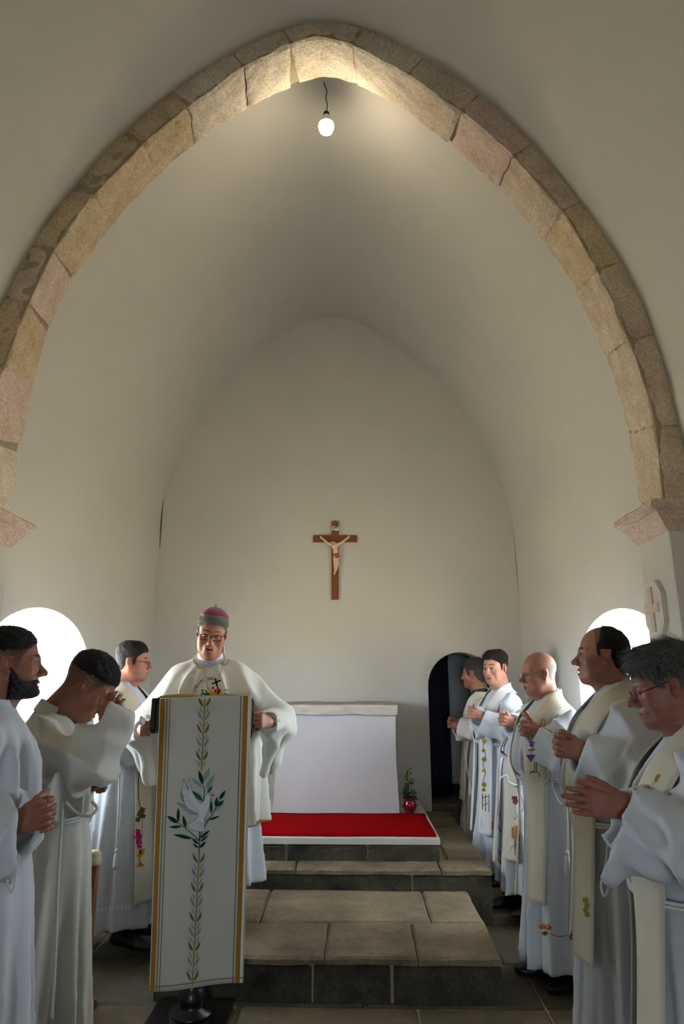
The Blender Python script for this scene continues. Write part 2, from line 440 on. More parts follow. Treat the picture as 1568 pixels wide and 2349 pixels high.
mb = MB(); mb.add([(WX_L - 0.55, DB + 2.3, -0.4), (WX_R + 0.55, DB + 2.3, -0.4), (WX_R + 0.55, DB + 2.3, 6.5), (WX_L - 0.55, DB + 2.3, 6.5)], [(0, 1, 2, 3)])
tag(mb.obj('wall_outer', PLASTER), 'outer face of the wall behind the sacristy', kind='structure')
portal((WX_L - 0.37, 4.35, 1.58), (0, math.radians(-90), 0), 0.84, 1.5)
portal((WX_R + 0.37, 4.275, 1.57), (0, math.radians(90), 0), 0.84, 1.55)

# end wall with the sacristy doorway
DX, DR, DZ0, DSP = atd(1064, 1700, DB)[0], 0.33, 0.326, 1.46
mb = MB()
def ptop(x): return float(np.interp(x, bp[:, 0], bp[:, 1])) if bxl < x < bxr else 2.36
xa = [DX - DR * math.cos(math.pi * i / 20) for i in range(21)]
xs = sorted(set([bxl, bxr] + [round(float(v), 5) for v in bp[:, 0]] + xa))
dt = lambda x: DSP + DR * 1.0 * math.sqrt(max(0, 1 - ((x - DX) / DR) ** 2))
ind = np.argsort(bp[:, 0]); bpx, bpz = bp[ind, 0], bp[ind, 1]
ptop = lambda x: float(np.interp(x, bpx, bpz)) + 0.05
for a, b in zip(xs[:-1], xs[1:]):
    z0a = z0b = 0.0
    if a >= DX - DR - 1e-4 and b <= DX + DR + 1e-4: z0a, z0b = dt(a), dt(b)
    mb.add([(a, DB, z0a), (b, DB, z0b), (b, DB, ptop(b)), (a, DB, ptop(a))], [(0, 1, 2, 3)])
tag(mb.obj('wall_back', PLASTER), 'white plastered end wall behind the altar', kind='structure')
dm = MB(); ring = [(DX - DR, DZ0)] + [(x, dt(x)) for x in xa] + [(DX + DR, DZ0)]
k = len(ring); dm.add([(x, DB, z) for x, z in ring] + [(x, DB + 0.30, z) for x, z in ring], [(i, i + 1, k + i + 1, k + i) for i in range(k - 1)])
door = tag(dm.obj('door_1', PLASTER), 'low arched doorway into the dark sacristy right of the altar', kind='structure')
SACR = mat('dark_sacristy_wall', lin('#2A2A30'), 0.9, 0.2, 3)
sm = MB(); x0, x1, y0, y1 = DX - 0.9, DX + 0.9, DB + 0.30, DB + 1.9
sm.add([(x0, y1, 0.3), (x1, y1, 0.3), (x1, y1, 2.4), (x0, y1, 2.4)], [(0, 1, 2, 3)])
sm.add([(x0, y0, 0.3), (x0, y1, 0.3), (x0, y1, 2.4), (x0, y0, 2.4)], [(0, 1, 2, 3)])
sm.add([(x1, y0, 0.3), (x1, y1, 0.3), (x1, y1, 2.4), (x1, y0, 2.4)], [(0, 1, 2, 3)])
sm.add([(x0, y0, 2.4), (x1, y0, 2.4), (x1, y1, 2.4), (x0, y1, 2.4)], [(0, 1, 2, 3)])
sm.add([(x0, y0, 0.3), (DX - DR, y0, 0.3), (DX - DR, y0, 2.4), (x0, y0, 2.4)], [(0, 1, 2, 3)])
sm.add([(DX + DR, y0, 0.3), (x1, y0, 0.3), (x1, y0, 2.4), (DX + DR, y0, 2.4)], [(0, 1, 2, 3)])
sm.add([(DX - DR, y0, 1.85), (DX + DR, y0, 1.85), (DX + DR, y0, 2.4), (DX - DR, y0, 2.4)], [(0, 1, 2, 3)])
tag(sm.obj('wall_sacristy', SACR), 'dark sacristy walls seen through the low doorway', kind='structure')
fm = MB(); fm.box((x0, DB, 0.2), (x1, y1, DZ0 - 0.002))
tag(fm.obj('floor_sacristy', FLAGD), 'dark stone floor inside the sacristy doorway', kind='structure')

# wall that closes the arch towards the chancel, nave walls, nave end with an unseen opening sized for weak front light
mb = MB(); fr = smoothp(resample(np.vstack([[(far[0][0], 0)], far, [(far[-1][0], 0)]]), 90), 1)
big = smoothp(resample(np.vstack([[(bxl - 0.02, 0), (bxl - 0.02, 2.3)], back[2:-2], [(bxr + 0.02, 2.3), (bxr + 0.02, 0)]]), 90), 1)
cen = np.array([xm, 2.5])
V = []; F = []
for i in range(90):
    a = fr[i] + (fr[i] - cen) / np.linalg.norm(fr[i] - cen) * 0.05
    V += [(a[0], DF - 0.01, a[1]), (big[i][0] * 1.02, DF - 0.01, big[i][1] + 0.06)]
for i in range(89): F.append((2 * i, 2 * i + 1, 2 * i + 3, 2 * i + 2))
mb.add(V, F); tag(mb.obj('wall_arch', PLASTER), 'plastered rear of the arch wall facing the chancel', kind='structure')
for nm, X, lb in (('wall_nave_left', xl, 'white nave wall to the left of the arch'), ('wall_nave_right', xr, 'white nave wall to the right of the arch')):
    mb = MB(); mb.add([(X, NB, 0), (X, DF, 0), (X, DF, 2.36), (X, NB, 2.36)], [(0, 1, 2, 3)])
    tag(mb.obj(nm, PLASTER), lb, kind='structure')
mb = MB(); dl, dr_, dz = xm - 0.40, xm + 0.40, 2.1
mb.add([(WX_L - 0.55, NB, -0.4), (dl, NB, -0.4), (dl, NB, 6.5), (WX_L - 0.55, NB, 6.5)], [(0, 1, 2, 3)])
mb.add([(dr_, NB, -0.4), (WX_R + 0.55, NB, -0.4), (WX_R + 0.55, NB, 6.5), (dr_, NB, 6.5)], [(0, 1, 2, 3)])
mb.add([(dl, NB, dz), (dr_, NB, dz), (dr_, NB, 6.5), (dl, NB, 6.5)], [(0, 1, 2, 3)])
mb.add([(dl, NB, -0.4), (dr_, NB, -0.4), (dr_, NB, 1.0), (dl, NB, 1.0)], [(0, 1, 2, 3)])
tag(mb.obj('wall_front', PLASTER), 'nave end wall with an unseen opening added to light the nave, behind the viewer', kind='structure')
portal((xm, NB - 0.02, 1.55), (math.radians(90), 0, 0), 0.8, 1.1)
# ground outside, bright limestone
mb = MB(); mb.add([(-60, -60, -0.3), (60, -60, -0.3), (60, 60, -0.3), (-60, 60, -0.3)], [(0, 1, 2, 3)])
tag(mb.obj('ground_outside', mat('limestone_ground', lin('#CDC1A6'), 0.9, 0.2, 0.6)), 'sunlit pale limestone ground outside the chapel', kind='structure')
# thick roof mass so that daylight only enters through the openings
mb = MB()
mb.box((WX_L - 0.7, NB - 0.5, 6.4), (WX_R + 0.7, DB + 2.5, 6.6))
tag(mb.obj('ceiling', PLASTER), 'roof slab above the vaults', kind='structure')

# ---- stone arch: every voussoir its own stone
rnd = random.Random(5)
arch = empty('trim_1', (xm, DN, zc0), 0, 'pointed arch of rough pale limestone blocks between nave and chancel', None, None, 'structure')
nr, fr_ = smoothp(resample(near, 400), 6), smoothp(resample(far, 400), 6)
ot = smoothp(resample(outer[3:-1], 400), 6)
rs = np.random.RandomState(3)
cuts = [0.0, 0.052, 0.105, 0.158, 0.205, 0.262, 0.322, 0.372, 0.43, 0.474, 0.53, 0.585, 0.642, 0.70, 0.762, 0.818, 0.878, 0.945, 1.0]
cuts[0] = -0.001; cuts[-1] = 1.001
def on(Pp, t): x = np.linspace(0, 1, len(Pp)); return np.array([np.interp(t, x, Pp[:, 0]), np.interp(t, x, Pp[:, 1])])
for i in range(len(cuts) - 1):
    a, b = cuts[i] + 0.0004, cuts[i + 1] - 0.0004
    na = 14; nd = 10; nf = 7
    prd = rs.uniform(-0.004, 0.010); prf = rs.uniform(-0.004, 0.006)
    skew = rs.uniform(-0.006, 0.006)
    ring = []
    for u in range(na + 1):
        row = []
        e = min(u, na - u)
        for vi in range(nf + nd + 1):
            if vi <= nf:      # face from outer edge to the arris
                w = vi / nf; t = a + (b - a) * u / na
                n_ = on(nr, t); tn = on(nr, min(t + 0.004, 1)) - on(nr, max(t - 0.004, 0)); tn /= np.linalg.norm(tn)
                nv = np.array([-tn[1], tn[0]])
                p2 = n_ + nv * 0.215 * (1 - w)
                p = np.array([p2[0], DN - prf, p2[1]])
            else:
                w = (vi - nf) / nd; t = a + (b - a) * u / na + skew * w
                n_ = on(nr, t) * (1 - w) + on(fr_, t) * w
                p = np.array([n_[0], DN + (DF + 0.03 - DN) * w - prf * (1 - w), n_[1]])
            row.append(p)
        ring.append(row)
    R_ = np.array(ring)
    X_, Y_, Z_ = R_[..., 0], R_[..., 1], R_[..., 2]
    g = np.stack([wave(X_, Y_, Z_, 11 + c, 38.0) * 0.004 + wave(X_, Y_, Z_, 31 + c, 110.0) * 0.0028 for c in range(3)], -1)
    chip = 1 + 0.9 * wave(X_, Y_, Z_, 77, 25.0)
    cd = np.stack([xm - X_, 0 * X_, 2.3 - Z_], -1); cd /= np.linalg.norm(cd, axis=-1, keepdims=True)
    R_ = R_ + g
    R_[:, nf:] += cd[:, nf:] * prd
    R_[:, nf] += -cd[:, nf] * 0.010 + np.array([0, 0.008, 0]) * chip[:, nf][:, None]
    for e in (0, -1): R_[e] += -cd[e] * 0.007 + np.array([0, 0.006, 0])
    # ends and back closed by extending to a hidden rear edge
    me = gridmesh('voussoir', R_, smooth=False)
    o = link('voussoir', me, ARCHSTONES[rnd.choice([0, 0, 1, 1, 2, 3]) if i not in (7, 8, 9) else 2], arch)
    o.location = (-xm, -DN, -zc0)
# mortar bed just behind the stones so the joints read as recessed mortar
mo = []
for t in np.linspace(0, 1, 120):
    n_ = on(nr, t); f_ = on(fr_, t); tn = on(nr, min(t + 0.004, 1)) - on(nr, max(t - 0.004, 0)); tn /= np.linalg.norm(tn); nv = np.array([-tn[1], tn[0]])
    q = [n_ + nv * 0.215, n_ + nv * 0.007, f_ + nv * 0.007]
    mo.append([(q[0][0], DN + 0.006, q[0][1]), (q[1][0], DN + 0.006, q[1][1]), (q[2][0], DF + 0.02, q[2][1])])
o = link('mortar_bed', gridmesh('mortar_bed', np.array(mo), smooth=False), MORTAR, arch); o.location = (-xm, -DN, -zc0)

# pilasters, capitals
PXR = atd(1533, 1215, DN)[0]; PXL = atd(22, 1275, DF)[0]
zcap_t, zcap_b = atd(1518, 1152, DN)[2] + 0.01, atd(1533, 1217, DN)[2]
for nm, xi, xo, sg, lb in (('trim_2', PXR, xr + 0.15, 1, 'plastered pier carrying the right foot of the arch'), ('trim_3', PXL, xl - 0.15, -1, 'plastered pier carrying the left foot of the arch')):
    mb = MB(); mb.box((min(xi, xo), DN, -0.02), (max(xi, xo), DF, zcap_b + 0.01), 0.012)
    tag(mb.obj(nm, PLASTER), lb, kind='structure')
    mb = MB()
    pr = 0.085
    lo_ = lambda e, z: [(xi - sg * e, DN - e * 0.5, z), (xi - sg * e, DF + e, z), (xo, DF + e, z), (xo, DN - e * 0.5, z)]
    lev = [(0.004, zcap_b), (0.055, zcap_b + (zcap_t - zcap_b) * 0.62), (pr * 0.83, zcap_b + (zcap_t - zcap_b) * 0.63), (pr, zcap_b + (zcap_t - zcap_b) * 0.72), (pr, zcap_t - 0.012), (pr - 0.012, zcap_t)]
    V = []; n = 14
    for e, z in lev:
        c4 = lo_(e, z)
        for q in range(4):
            p0, p1 = np.array(c4[q]), np.array(c4[(q + 1) % 4])
            for k in range(n):
                p = p0 + (p1 - p0) * k / n
                p = p + np.array([wave(p[0], p[1], p[2], 51 + c, 30.0) for c in range(3)]) * 0.004
                V.append(p)
    m = 4 * n; F = [(i * m + k, i * m + (k + 1) % m, (i + 1) * m + (k + 1) % m, (i + 1) * m + k) for i in range(len(lev) - 1) for k in range(m)]
    F.append(tuple(range(m - 1, -1, -1))); F.append(tuple((len(lev) - 1) * m + k for k in range(m)))
    mb.add(V, F)
    tag(mb.obj('trim_4' if sg > 0 else 'trim_5', ARCHSTONES[1]), 'moulded stone capital under the %s foot of the arch' % ('right' if sg > 0 else 'left'), kind='structure')

# octagonal consecration cross on the right pier
pc = atx(1508, 1398, PXR)
pl = empty('consecration_plaque', (PXR, pc[1], pc[2] - 0.14), 0, 'small octagonal stone plaque with a raised cross on the right pier', 'plaque')
PLQ = mat('pale_plaque_stone', lin('#D6CCBE'), 0.9, 0.1, 10, bump=0.2, bscale=60, spec=0.15)
hw, hh, cw = 0.098, 0.138, 0.05
octo = [(-hw, -hh + cw * 1.3), (-hw + cw, -hh), (hw - cw, -hh), (hw, -hh + cw * 1.3), (hw, hh - cw * 1.3), (hw - cw, hh), (-hw + cw, hh), (-hw, hh - cw * 1.3)]
mb = MB()
V = [(0.03, a, b + 0.14) for a, b in octo] + [(-0.022, a, b + 0.14) for a, b in octo] + [(-0.026, a * 0.94, 0.14 + b * 0.95) for a, b in octo]
mb.add(V, [(r * 8 + i, r * 8 + (i + 1) % 8, (r + 1) * 8 + (i + 1) % 8, (r + 1) * 8 + i) for r in range(2) for i in range(8)] + [tuple(16 + i for i in range(8))])
mb.obj('slab', PLQ, pl)
mb = MB(); mb.box((-0.034, -0.020, 0.03), (-0.020, 0.020, 0.25), 0.003); mb.box((-0.033, -0.075, 0.122), (-0.020, 0.075, 0.168), 0.003)
mb.obj('cross', mat('rose_plaque_stone', lin('#CDB9A6'), 0.9, 0.1, 10), pl)

# ---- floor and steps
fl = tag(MB().box((xl - 0.3, NB, -0.06), (xr + 0.3, DB, -0.012)).obj('floor', MORTAR), 'worn stone flag floor of the chapel', kind='structure')
frnd = random.Random(9)
def slab(x0, x1, y0, y1, z0, z1, mtl, parent, name='flagstone', gap=0.006, rough=0.004, seed=0, nx=5, ny=5, off=(0, 0, 0)):
    """a stone block with slightly uneven top and chipped arrises"""
    r = random.Random(seed); mb = MB()
    x0 += gap * r.uniform(0.4, 1); x1 -= gap * r.uniform(0.4, 1); y0 += gap * r.uniform(0.4, 1); y1 -= gap * r.uniform(0.4, 1)
    nx = max(3, min(14, int((x1 - x0) / 0.07))); ny = max(3, min(10, int((y1 - y0) / 0.08)))
    xs = [x0] + [x0 + 0.014] + list(np.linspace(x0 + 0.014, x1 - 0.014, nx)[1:-1]) + [x1 - 0.014, x1]
    yy = [y0] + [y0 + 0.014] + list(np.linspace(y0 + 0.014, y1 - 0.014, ny)[1:-1]) + [y1 - 0.014, y1]
    V = []; I = {}
    XX, YY = np.meshgrid(xs, yy, indexing='ij')
    W1 = wave(XX, YY, z1, 5, 9.0); W2 = wave(XX, YY, 3.0, 8, 40.0); W3 = wave(XX, YY, 7.0, 18, 33.0)
    for i, x in enumerate(xs):
        for j, y in enumerate(yy):
            e = (i in (0, len(xs) - 1)) or (j in (0, len(yy) - 1))
            z = z1 + rough * W1[i, j] - (0.008 + 0.006 * r.random() if e else 0)
            jx = 0.004 * W2[i, j] if e else 0
            I[i, j] = len(V); V.append((x + jx - off[0], y + 0.006 * W3[i, j] * e - off[1], z - off[2]))
    F = [(I[i, j], I[i + 1, j], I[i + 1, j + 1], I[i, j + 1]) for i in range(len(xs) - 1) for j in range(len(yy) - 1)]
    # skirts
    nz = 4 if z1 - z0 > 0.06 else 1
    edge = [(i, 0) for i in range(len(xs))] + [(len(xs) - 1, j) for j in range(1, len(yy))] + [(i, len(yy) - 1) for i in range(len(xs) - 2, -1, -1)] + [(0, j) for j in range(len(yy) - 2, 0, -1)]
    prev = [I[e] for e in edge]
    for lv in range(1, nz + 1):
        cur = []
        B_ = np.array([V[I[e]] for e in edge]); W4 = wave(B_[:, 0] + off[0], B_[:, 1] + off[1], z1 + (z0 - z1) * lv / nz, 28, 26.0); q_ = -1
        for (i, j), p in zip(edge, [I[e] for e in edge]):
            b = V[p]; z = z1 + (z0 - z1) * lv / nz
            q_ += 1; nrm = 0.006 * W4[q_]
            cur.append(len(V)); V.append((b[0], b[1] + nrm, z - off[2]))
        m = len(edge)
        F += [(prev[(k + 1) % m], prev[k], cur[k], cur[(k + 1) % m]) for k in range(m)]
        prev = cur
    mb.add(V, F)
    return mb.obj(name, mtl, parent, smooth=False)
S1 = (atz(345, 2200, 0.2)[0], 0.715, 3.64, 4.72, 0.20)
S2 = (-1.20, atd(1130, 1993, 4.70)[0], 4.70, DB, 0.326)
S3 = (-0.93, atd(1009, 1922, 4.89)[0], 4.89, DB, 0.470)
# flagstones of the nave and side floors
y = 1.6; row = 0
sd = 0
while y < DB - 0.05:
    dy = [0.62, 0.55, 0.7, 0.5][row % 4]
    if y < 3.6 < y + dy + 0.2: dy = 3.62 - y if 3.62 - y > 0.3 else dy
    x = xl - 0.1 - (row % 2) * 0.3
    while x < xr + 0.1:
        dx = frnd.uniform(0.55, 0.95)
        hid = (x > S1[0] + 0.1 and x + dx < S1[1] - 0.05 and y > 3.7)
        if not hid:
            sd += 1
            zt = 0.0 if y < 4.2 else 0.055
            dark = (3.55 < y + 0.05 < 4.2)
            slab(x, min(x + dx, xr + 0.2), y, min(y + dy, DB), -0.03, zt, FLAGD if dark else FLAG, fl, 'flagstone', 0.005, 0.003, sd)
        x += dx
    y += dy; row += 1
# altar steps
def step(nm, x0, x1, y0, y1, z0, z1, joints, rows, lab, ref):
    e = empty(nm, (x0, y0, z0), 0, lab, 'step', None, 'structure')
    off = (x0, y0, z0)
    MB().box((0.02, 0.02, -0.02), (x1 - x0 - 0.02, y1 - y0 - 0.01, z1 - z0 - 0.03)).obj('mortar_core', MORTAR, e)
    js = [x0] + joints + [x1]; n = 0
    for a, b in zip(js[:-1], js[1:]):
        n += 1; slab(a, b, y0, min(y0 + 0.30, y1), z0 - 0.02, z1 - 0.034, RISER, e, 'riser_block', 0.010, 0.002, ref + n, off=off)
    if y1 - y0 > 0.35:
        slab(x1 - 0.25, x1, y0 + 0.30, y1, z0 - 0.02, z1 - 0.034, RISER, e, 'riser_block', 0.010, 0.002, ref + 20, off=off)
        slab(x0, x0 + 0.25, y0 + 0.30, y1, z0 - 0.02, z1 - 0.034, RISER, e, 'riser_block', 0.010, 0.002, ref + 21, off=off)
    for (ya, yb, jl) in rows:
        jj = [x0] + jl + [x1]
        for a, b in zip(jj[:-1], jj[1:]):
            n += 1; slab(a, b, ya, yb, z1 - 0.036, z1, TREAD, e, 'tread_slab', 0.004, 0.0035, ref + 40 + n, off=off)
    return e
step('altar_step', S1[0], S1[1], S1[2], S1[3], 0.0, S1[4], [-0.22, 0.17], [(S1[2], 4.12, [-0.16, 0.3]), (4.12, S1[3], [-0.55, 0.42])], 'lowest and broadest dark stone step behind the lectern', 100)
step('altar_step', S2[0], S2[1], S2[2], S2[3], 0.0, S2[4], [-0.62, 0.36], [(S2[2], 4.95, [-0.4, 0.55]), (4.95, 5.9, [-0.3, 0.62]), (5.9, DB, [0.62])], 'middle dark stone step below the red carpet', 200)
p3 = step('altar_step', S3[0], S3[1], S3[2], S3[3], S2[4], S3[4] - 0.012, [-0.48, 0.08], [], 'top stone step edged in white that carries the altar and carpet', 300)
MB().box((0.0, 0.004, S3[4] - S2[4] - 0.045), (S3[1] - S3[0], DB - S3[2] - 0.002, S3[4] - S2[4]), 0.006).obj('white_edge_slab', PLASTER, p3)
# ------------------------------------------------------------------ altar, carpet, crucifix, lamp, plant, lectern
ax0, ax1 = atd(634, 1700, 5.72)[0], atd(907, 1700, 5.72)[0]
AZ = S3[4]; at_ = atd(770, 1617, 5.68)[2]
al = empty('altar', ((ax0 + ax1) / 2, 5.72, AZ), 0, 'plain white plastered altar block with a stone slab against the end wall', 'altar')
hwid = (ax1 - ax0) / 2
mb = MB(); m = 10
V = []; 
for i in range(m + 1):
    for (x, yv) in ((-1, 0), (-0.5, 0), (0, 0), (0.5, 0), (1, 0), (1, 0.5), (1, 0.955), (-1, 0.955), (-1, 0.5)):
        z = (at_ - AZ - 0.08) * i / m; f = 1.03 - 0.035 * i / m
        V.append((x * hwid * f + 0.004 * math.sin(z * 9 + x), yv - (0.012 * (1 - i / m) if yv == 0 else 0) + 0.003 * math.sin(z * 7 + x * 5), z))
F = [(i * 9 + k, i * 9 + (k + 1) % 9, (i + 1) * 9 + (k + 1) % 9, (i + 1) * 9 + k) for i in range(m) for k in range(9)]
mb.add(V, F); mb.obj('plastered_block', mat('altar_plaster', lin('#B8B3B2'), 0.9, 0.04, 2.0, bump=0.12, bscale=25, spec=0.15), al, False)
def rough_slab(name, lo, hi, mtl, parent, amp=0.005):
    mb = MB(); mb.box(lo, hi, 0.012); bm = bmesh.new()
    me = pymesh(name, mb.v, mb.f); bm.from_mesh(me); bmesh.ops.subdivide_edges(bm, edges=[e for e in bm.edges if e.calc_length() > 0.2], cuts=12, use_grid_fill=True)
    for v in bm.verts:
        g = [wave(v.co.x, v.co.y, v.co.z, 61 + c, 22.0) for c in range(3)]
        v.co += Vector(g) * amp
    bm.to_mesh(me); bm.free(); return link(name, me, mtl, parent)
rough_slab('stone_slab', (-hwid - 0.02, -0.03, at_ - AZ - 0.082), (hwid + 0.022, 0.955, at_ - AZ), mat('altar_slab_stone', lin('#C2BAAC'), 0.85, 0.12, 6, col2=lin('#A89C8B'), bump=0.4, bscale=30, stretch=(1, 1, 5), spec=0.2), al)
# carpet
RED = mat('red_carpet_pile', lin('#9E040C'), 0.95, 0.2, 9.0, bump=0.6, bscale=300, spec=0.03)
cx0, cx1 = -0.88, atz(998, 1917, AZ)[0]
cm = MB(); n = 24; g = []
rsn = random.Random(4)
for i in range(n + 1):
    row = []
    for j in range(9):
        x = cx0 + (cx1 - cx0) * i / n; y_ = 4.925 + (5.70 - 4.925) * j / 8
        row.append((x + 0.004 * math.sin(y_ * 9), y_ + 0.005 * math.sin(x * 7), AZ + 0.011 + 0.0015 * math.sin(x * 11 + y_ * 5)))
    g.append(row)
o = link('red_carpet', gridmesh('red_carpet', np.array(g)), RED)
md = o.modifiers.new('thick', 'SOLIDIFY'); md.thickness = 0.010; md.offset = -1
tag(o, 'red carpet runner lying on the top step before the altar', 'carpet')

# crucifix on the end wall
cpt = atd(768, 1376, DB); ctop = atd(768, 1197, DB)
ch = ctop[2] - cpt[2]; U = ch / 180.0      # metres per photo pixel here
cr = empty('crucifix', (cpt[0], DB, cpt[2]), 0, 'brown wooden wall crucifix with pale painted corpus above the altar', 'crucifix')
WOOD = mat('brown_cross_wood', lin('#8A4F20'), 0.45, 0.25, 9.0, col2=lin('#6F3A14'), stretch=(6, 6, 1), spec=0.4)
mb = MB(); mb.box((-8 * U, -0.028, 0), (8 * U, -0.004, ch), 0.003); mb.obj('upright', WOOD, cr)
mb = MB(); mb.box((-50 * U, -0.0265, 131 * U), (50 * U, -0.005, 147 * U), 0.003); mb.obj('crossbar', WOOD, cr)
mb = MB(); mb.tube([(0, -0.012, ch + 0.013 + 0.008 * math.sin(a)) if False else (0.008 * math.cos(a), -0.012, ch + 0.006 + 0.008 * math.sin(a)) for a in np.linspace(0, 6.0, 14)], 0.002, 6)
mb.obj('hanging_ring', FRAMEM, cr)
g = Grid((-0.20, -0.14, 0.15), (0.20, 0.01, 0.70), 0.0034)
def cpx(x, y, dy=0.0): return ((x - 768) * U, -0.045 - dy, (1376 - y) * U)
SC = U
for a, b, ra, rb in (((738, 1237), (752, 1249), 2.4, 2.8), ((752, 1249), (762, 1253), 2.8, 3.4), ((797, 1236), (784, 1247), 2.4, 2.8), ((784, 1247), (774, 1252), 2.8, 3.4)):
    g.cap(cpx(*a), cpx(*b, 0.006), ra * SC, rb * SC, 0.004)
for h_ in ((736, 1235), (799, 1234)): g.ell(cpx(*h_), (2.8 * SC, 2 * SC, 3.6 * SC), 0.003)
g.ell(cpx(768, 1256, .006), (7.5 * SC, 5.0 * SC, 8.5 * SC), 0.006); g.ell(cpx(769, 1267, .004), (6.0 * SC, 4.2 * SC, 9 * SC), 0.006); g.ell(cpx(771, 1278, .003), (6.4 * SC, 4.5 * SC, 6 * SC), 0.006)
for a, b, ra, rb in (((768, 1283), (768, 1298), 4.4, 3.2), ((768, 1298), (768, 1312), 3.2, 2.0), ((774, 1283), (774, 1298), 4.2, 3.0), ((774, 1298), (770, 1312), 3.0, 1.9)):
    g.cap(cpx(*a, .004), cpx(*b, .002), ra * SC, rb * SC, 0.003)
g.ell(cpx(767, 1317, .006), (2.6 * SC, 3.4 * SC, 4.5 * SC), 0.004)
g.ell(cpx(764, 1248, .020), (4.6 * SC, 5.0 * SC, 5.6 * SC), 0.002); g.cap(cpx(765, 1250, .012), cpx(767, 1254, .006), 2.6 * SC, 3 * SC, 0.004)
v, q = g.mesh(smooth=1)
cc = np.tile(np.array(lin('#D9BBA4')), (len(v), 1))
hd = np.linalg.norm(v - np.array(cpx(764, 1247, .016)), axis=1) < 6.6 * SC
cc[hd & ((v[:, 2] > cpx(0, 1248)[2]) | (v[:, 1] > -0.058))] = lin('#6B5334'); cc[hd & (v[:, 2] < cpx(0, 1251)[2])] = lin('#5D472C')
link('corpus', quadmesh('corpus', v, q, cc), mat('painted_corpus', attr=True, rough=0.5), cr)
g = Grid((-0.08, -0.14, 0.30), (0.12, 0.01, 0.56), 0.0034)
g.ell(cpx(771, 1276, .004), (7.6 * SC, 6 * SC, 4.0 * SC), 0.004); g.ell(cpx(772, 1280, .005), (6.2 * SC, 6 * SC, 4.6 * SC), 0.004); g.ell(cpx(776, 1277, .016), (3 * SC, 3 * SC, 3.6 * SC), 0.004)
v, q = g.mesh(smooth=1)
link('loincloth', quadmesh('loincloth', v, q), mat('orange_brown_loincloth', lin('#A8532A'), 0.6), cr)
g = []
for i in range(11):
    x = -9.5 * U + 19 * U * i / 10; w = 2.6 * U * math.sin(i / 10 * 6.28)
    g.append([(x, -0.032 - 0.003 * math.sin(i * 0.6), (1376 - 1213) * U + w * 0.8 + x * 0.25 - 5.2 * U), (x, -0.032 - 0.003 * math.sin(i * 0.6), (1376 - 1213) * U + w * 0.8 + x * 0.25 + 5.2 * U)])
o = link('titulus', gridmesh('titulus', np.array(g)), mat('titulus_ivory', lin('#DCCFB8'), 0.6), cr)
md = o.modifiers.new('thick', 'SOLIDIFY'); md.thickness = 0.002; md.offset = 0
INK = mat('black_ink', lin('#16130F'), 0.8)
def text_mesh(s, size=1.0, bold=0.0):
    c = bpy.data.curves.new('txt', 'FONT'); c.body = s; c.size = size; c.align_x = 'CENTER'; c.align_y = 'CENTER'; c.resolution_u = 3; c.offset = bold
    t = bpy.data.objects.new('txt', c); col.objects.link(t)
    dg = bpy.context.evaluated_depsgraph_get(); dg.update()
    me = bpy.data.meshes.new_from_object(t.evaluated_get(dg))
    V = [tuple(v.co) for v in me.vertices]; F = [tuple(p.vertices) for p in me.polygons]
    bpy.data.objects.remove(t); bpy.data.curves.remove(c); bpy.data.meshes.remove(me)
    return V, F
V, F = text_mesh('INRI', 7.0 * U, 0.0002)
ti = MB(); ti.add([(x, -0.0385, (1376 - 1212) * U + y_ + x * 0.35) for x, y_, z in V], F); ti.obj('lettering', INK, o)

# bare bulb on its cord
bpos = atd(748, 287, 3.66)
blb = empty('pendant_bulb', (bpos[0], 3.66, bpos[2] - 0.07), 0, 'bare glowing bulb on a thin crooked cord under the vault', 'lamp')
ez = bpos[2] - 0.07
mb = MB(); mb.lathe([(0.001, 0.0), (0.024, 0.004), (0.043, 0.022), (0.052, 0.050), (0.053, 0.062), (0.050, 0.072)], n=24)
mb.obj('glass_bulb', mat('glowing_bulb', (1, 0.9, 0.7), 0.4, emit=(1.0, 0.86, 0.62), estr=150.0), blb, True)
mb = MB(); mb.lathe([(0.052, 0.071), (0.053, 0.074), (0.044, 0.100), (0.030, 0.130), (0.021, 0.146)], n=24); mb.obj('lamp_neck', mat('white_lamp_housing', lin('#D8D6CF'), 0.5), blb, True)
mb = MB(); mb.lathe([(0.019, 0.144), (0.021, 0.148), (0.021, 0.170), (0.016, 0.178), (0.006, 0.184)], n=16); mb.obj('socket', BLACK, blb, True)
c_t = 5.62 - ez
mb = MB(); mb.tube(catmull([(0, 0, 0.178), (0.006, 0, 0.24), (-0.004, 0, 0.30), (0.002, 0, 0.36), (-0.016, 0, 0.42), (-0.022, 0, c_t)], 6), 0.0035, 6); mb.obj('cord', BLACK, blb, True)

# little plant in a red glass pot by the altar
pp = atd(932, 1869, 5.745); pl_ = empty('potted_plant', (pp[0] + 0.03, 5.76, AZ), 0, 'small leafy plant in a red glass pot beside the altar', 'plant')
mb = MB(); pf = [(0.028, 0.001), (0.036, 0.006), (0.050, 0.035), (0.055, 0.06), (0.050, 0.085), (0.040, 0.100), (0.050, 0.113), (0.053, 0.118), (0.048, 0.118), (0.036, 0.1)]
mb.lathe(pf); mb.obj('pot', mat('red_glass', lin('#7A0A10'), 0.08, 0.1, 8), pl_, True)
for sx in (-1, 1):
    mb = MB(); mb.tube(catmull([(sx * 0.05, 0, 0.098), (sx * 0.07, 0, 0.09), (sx * 0.072, 0, 0.06), (sx * 0.055, 0, 0.045)], 5), 0.005, 6)
    mb.obj('handle', mat('clear_pot_handle', lin('#8A8580'), 0.1), pl_, True)
mb = MB(); r = random.Random(2)
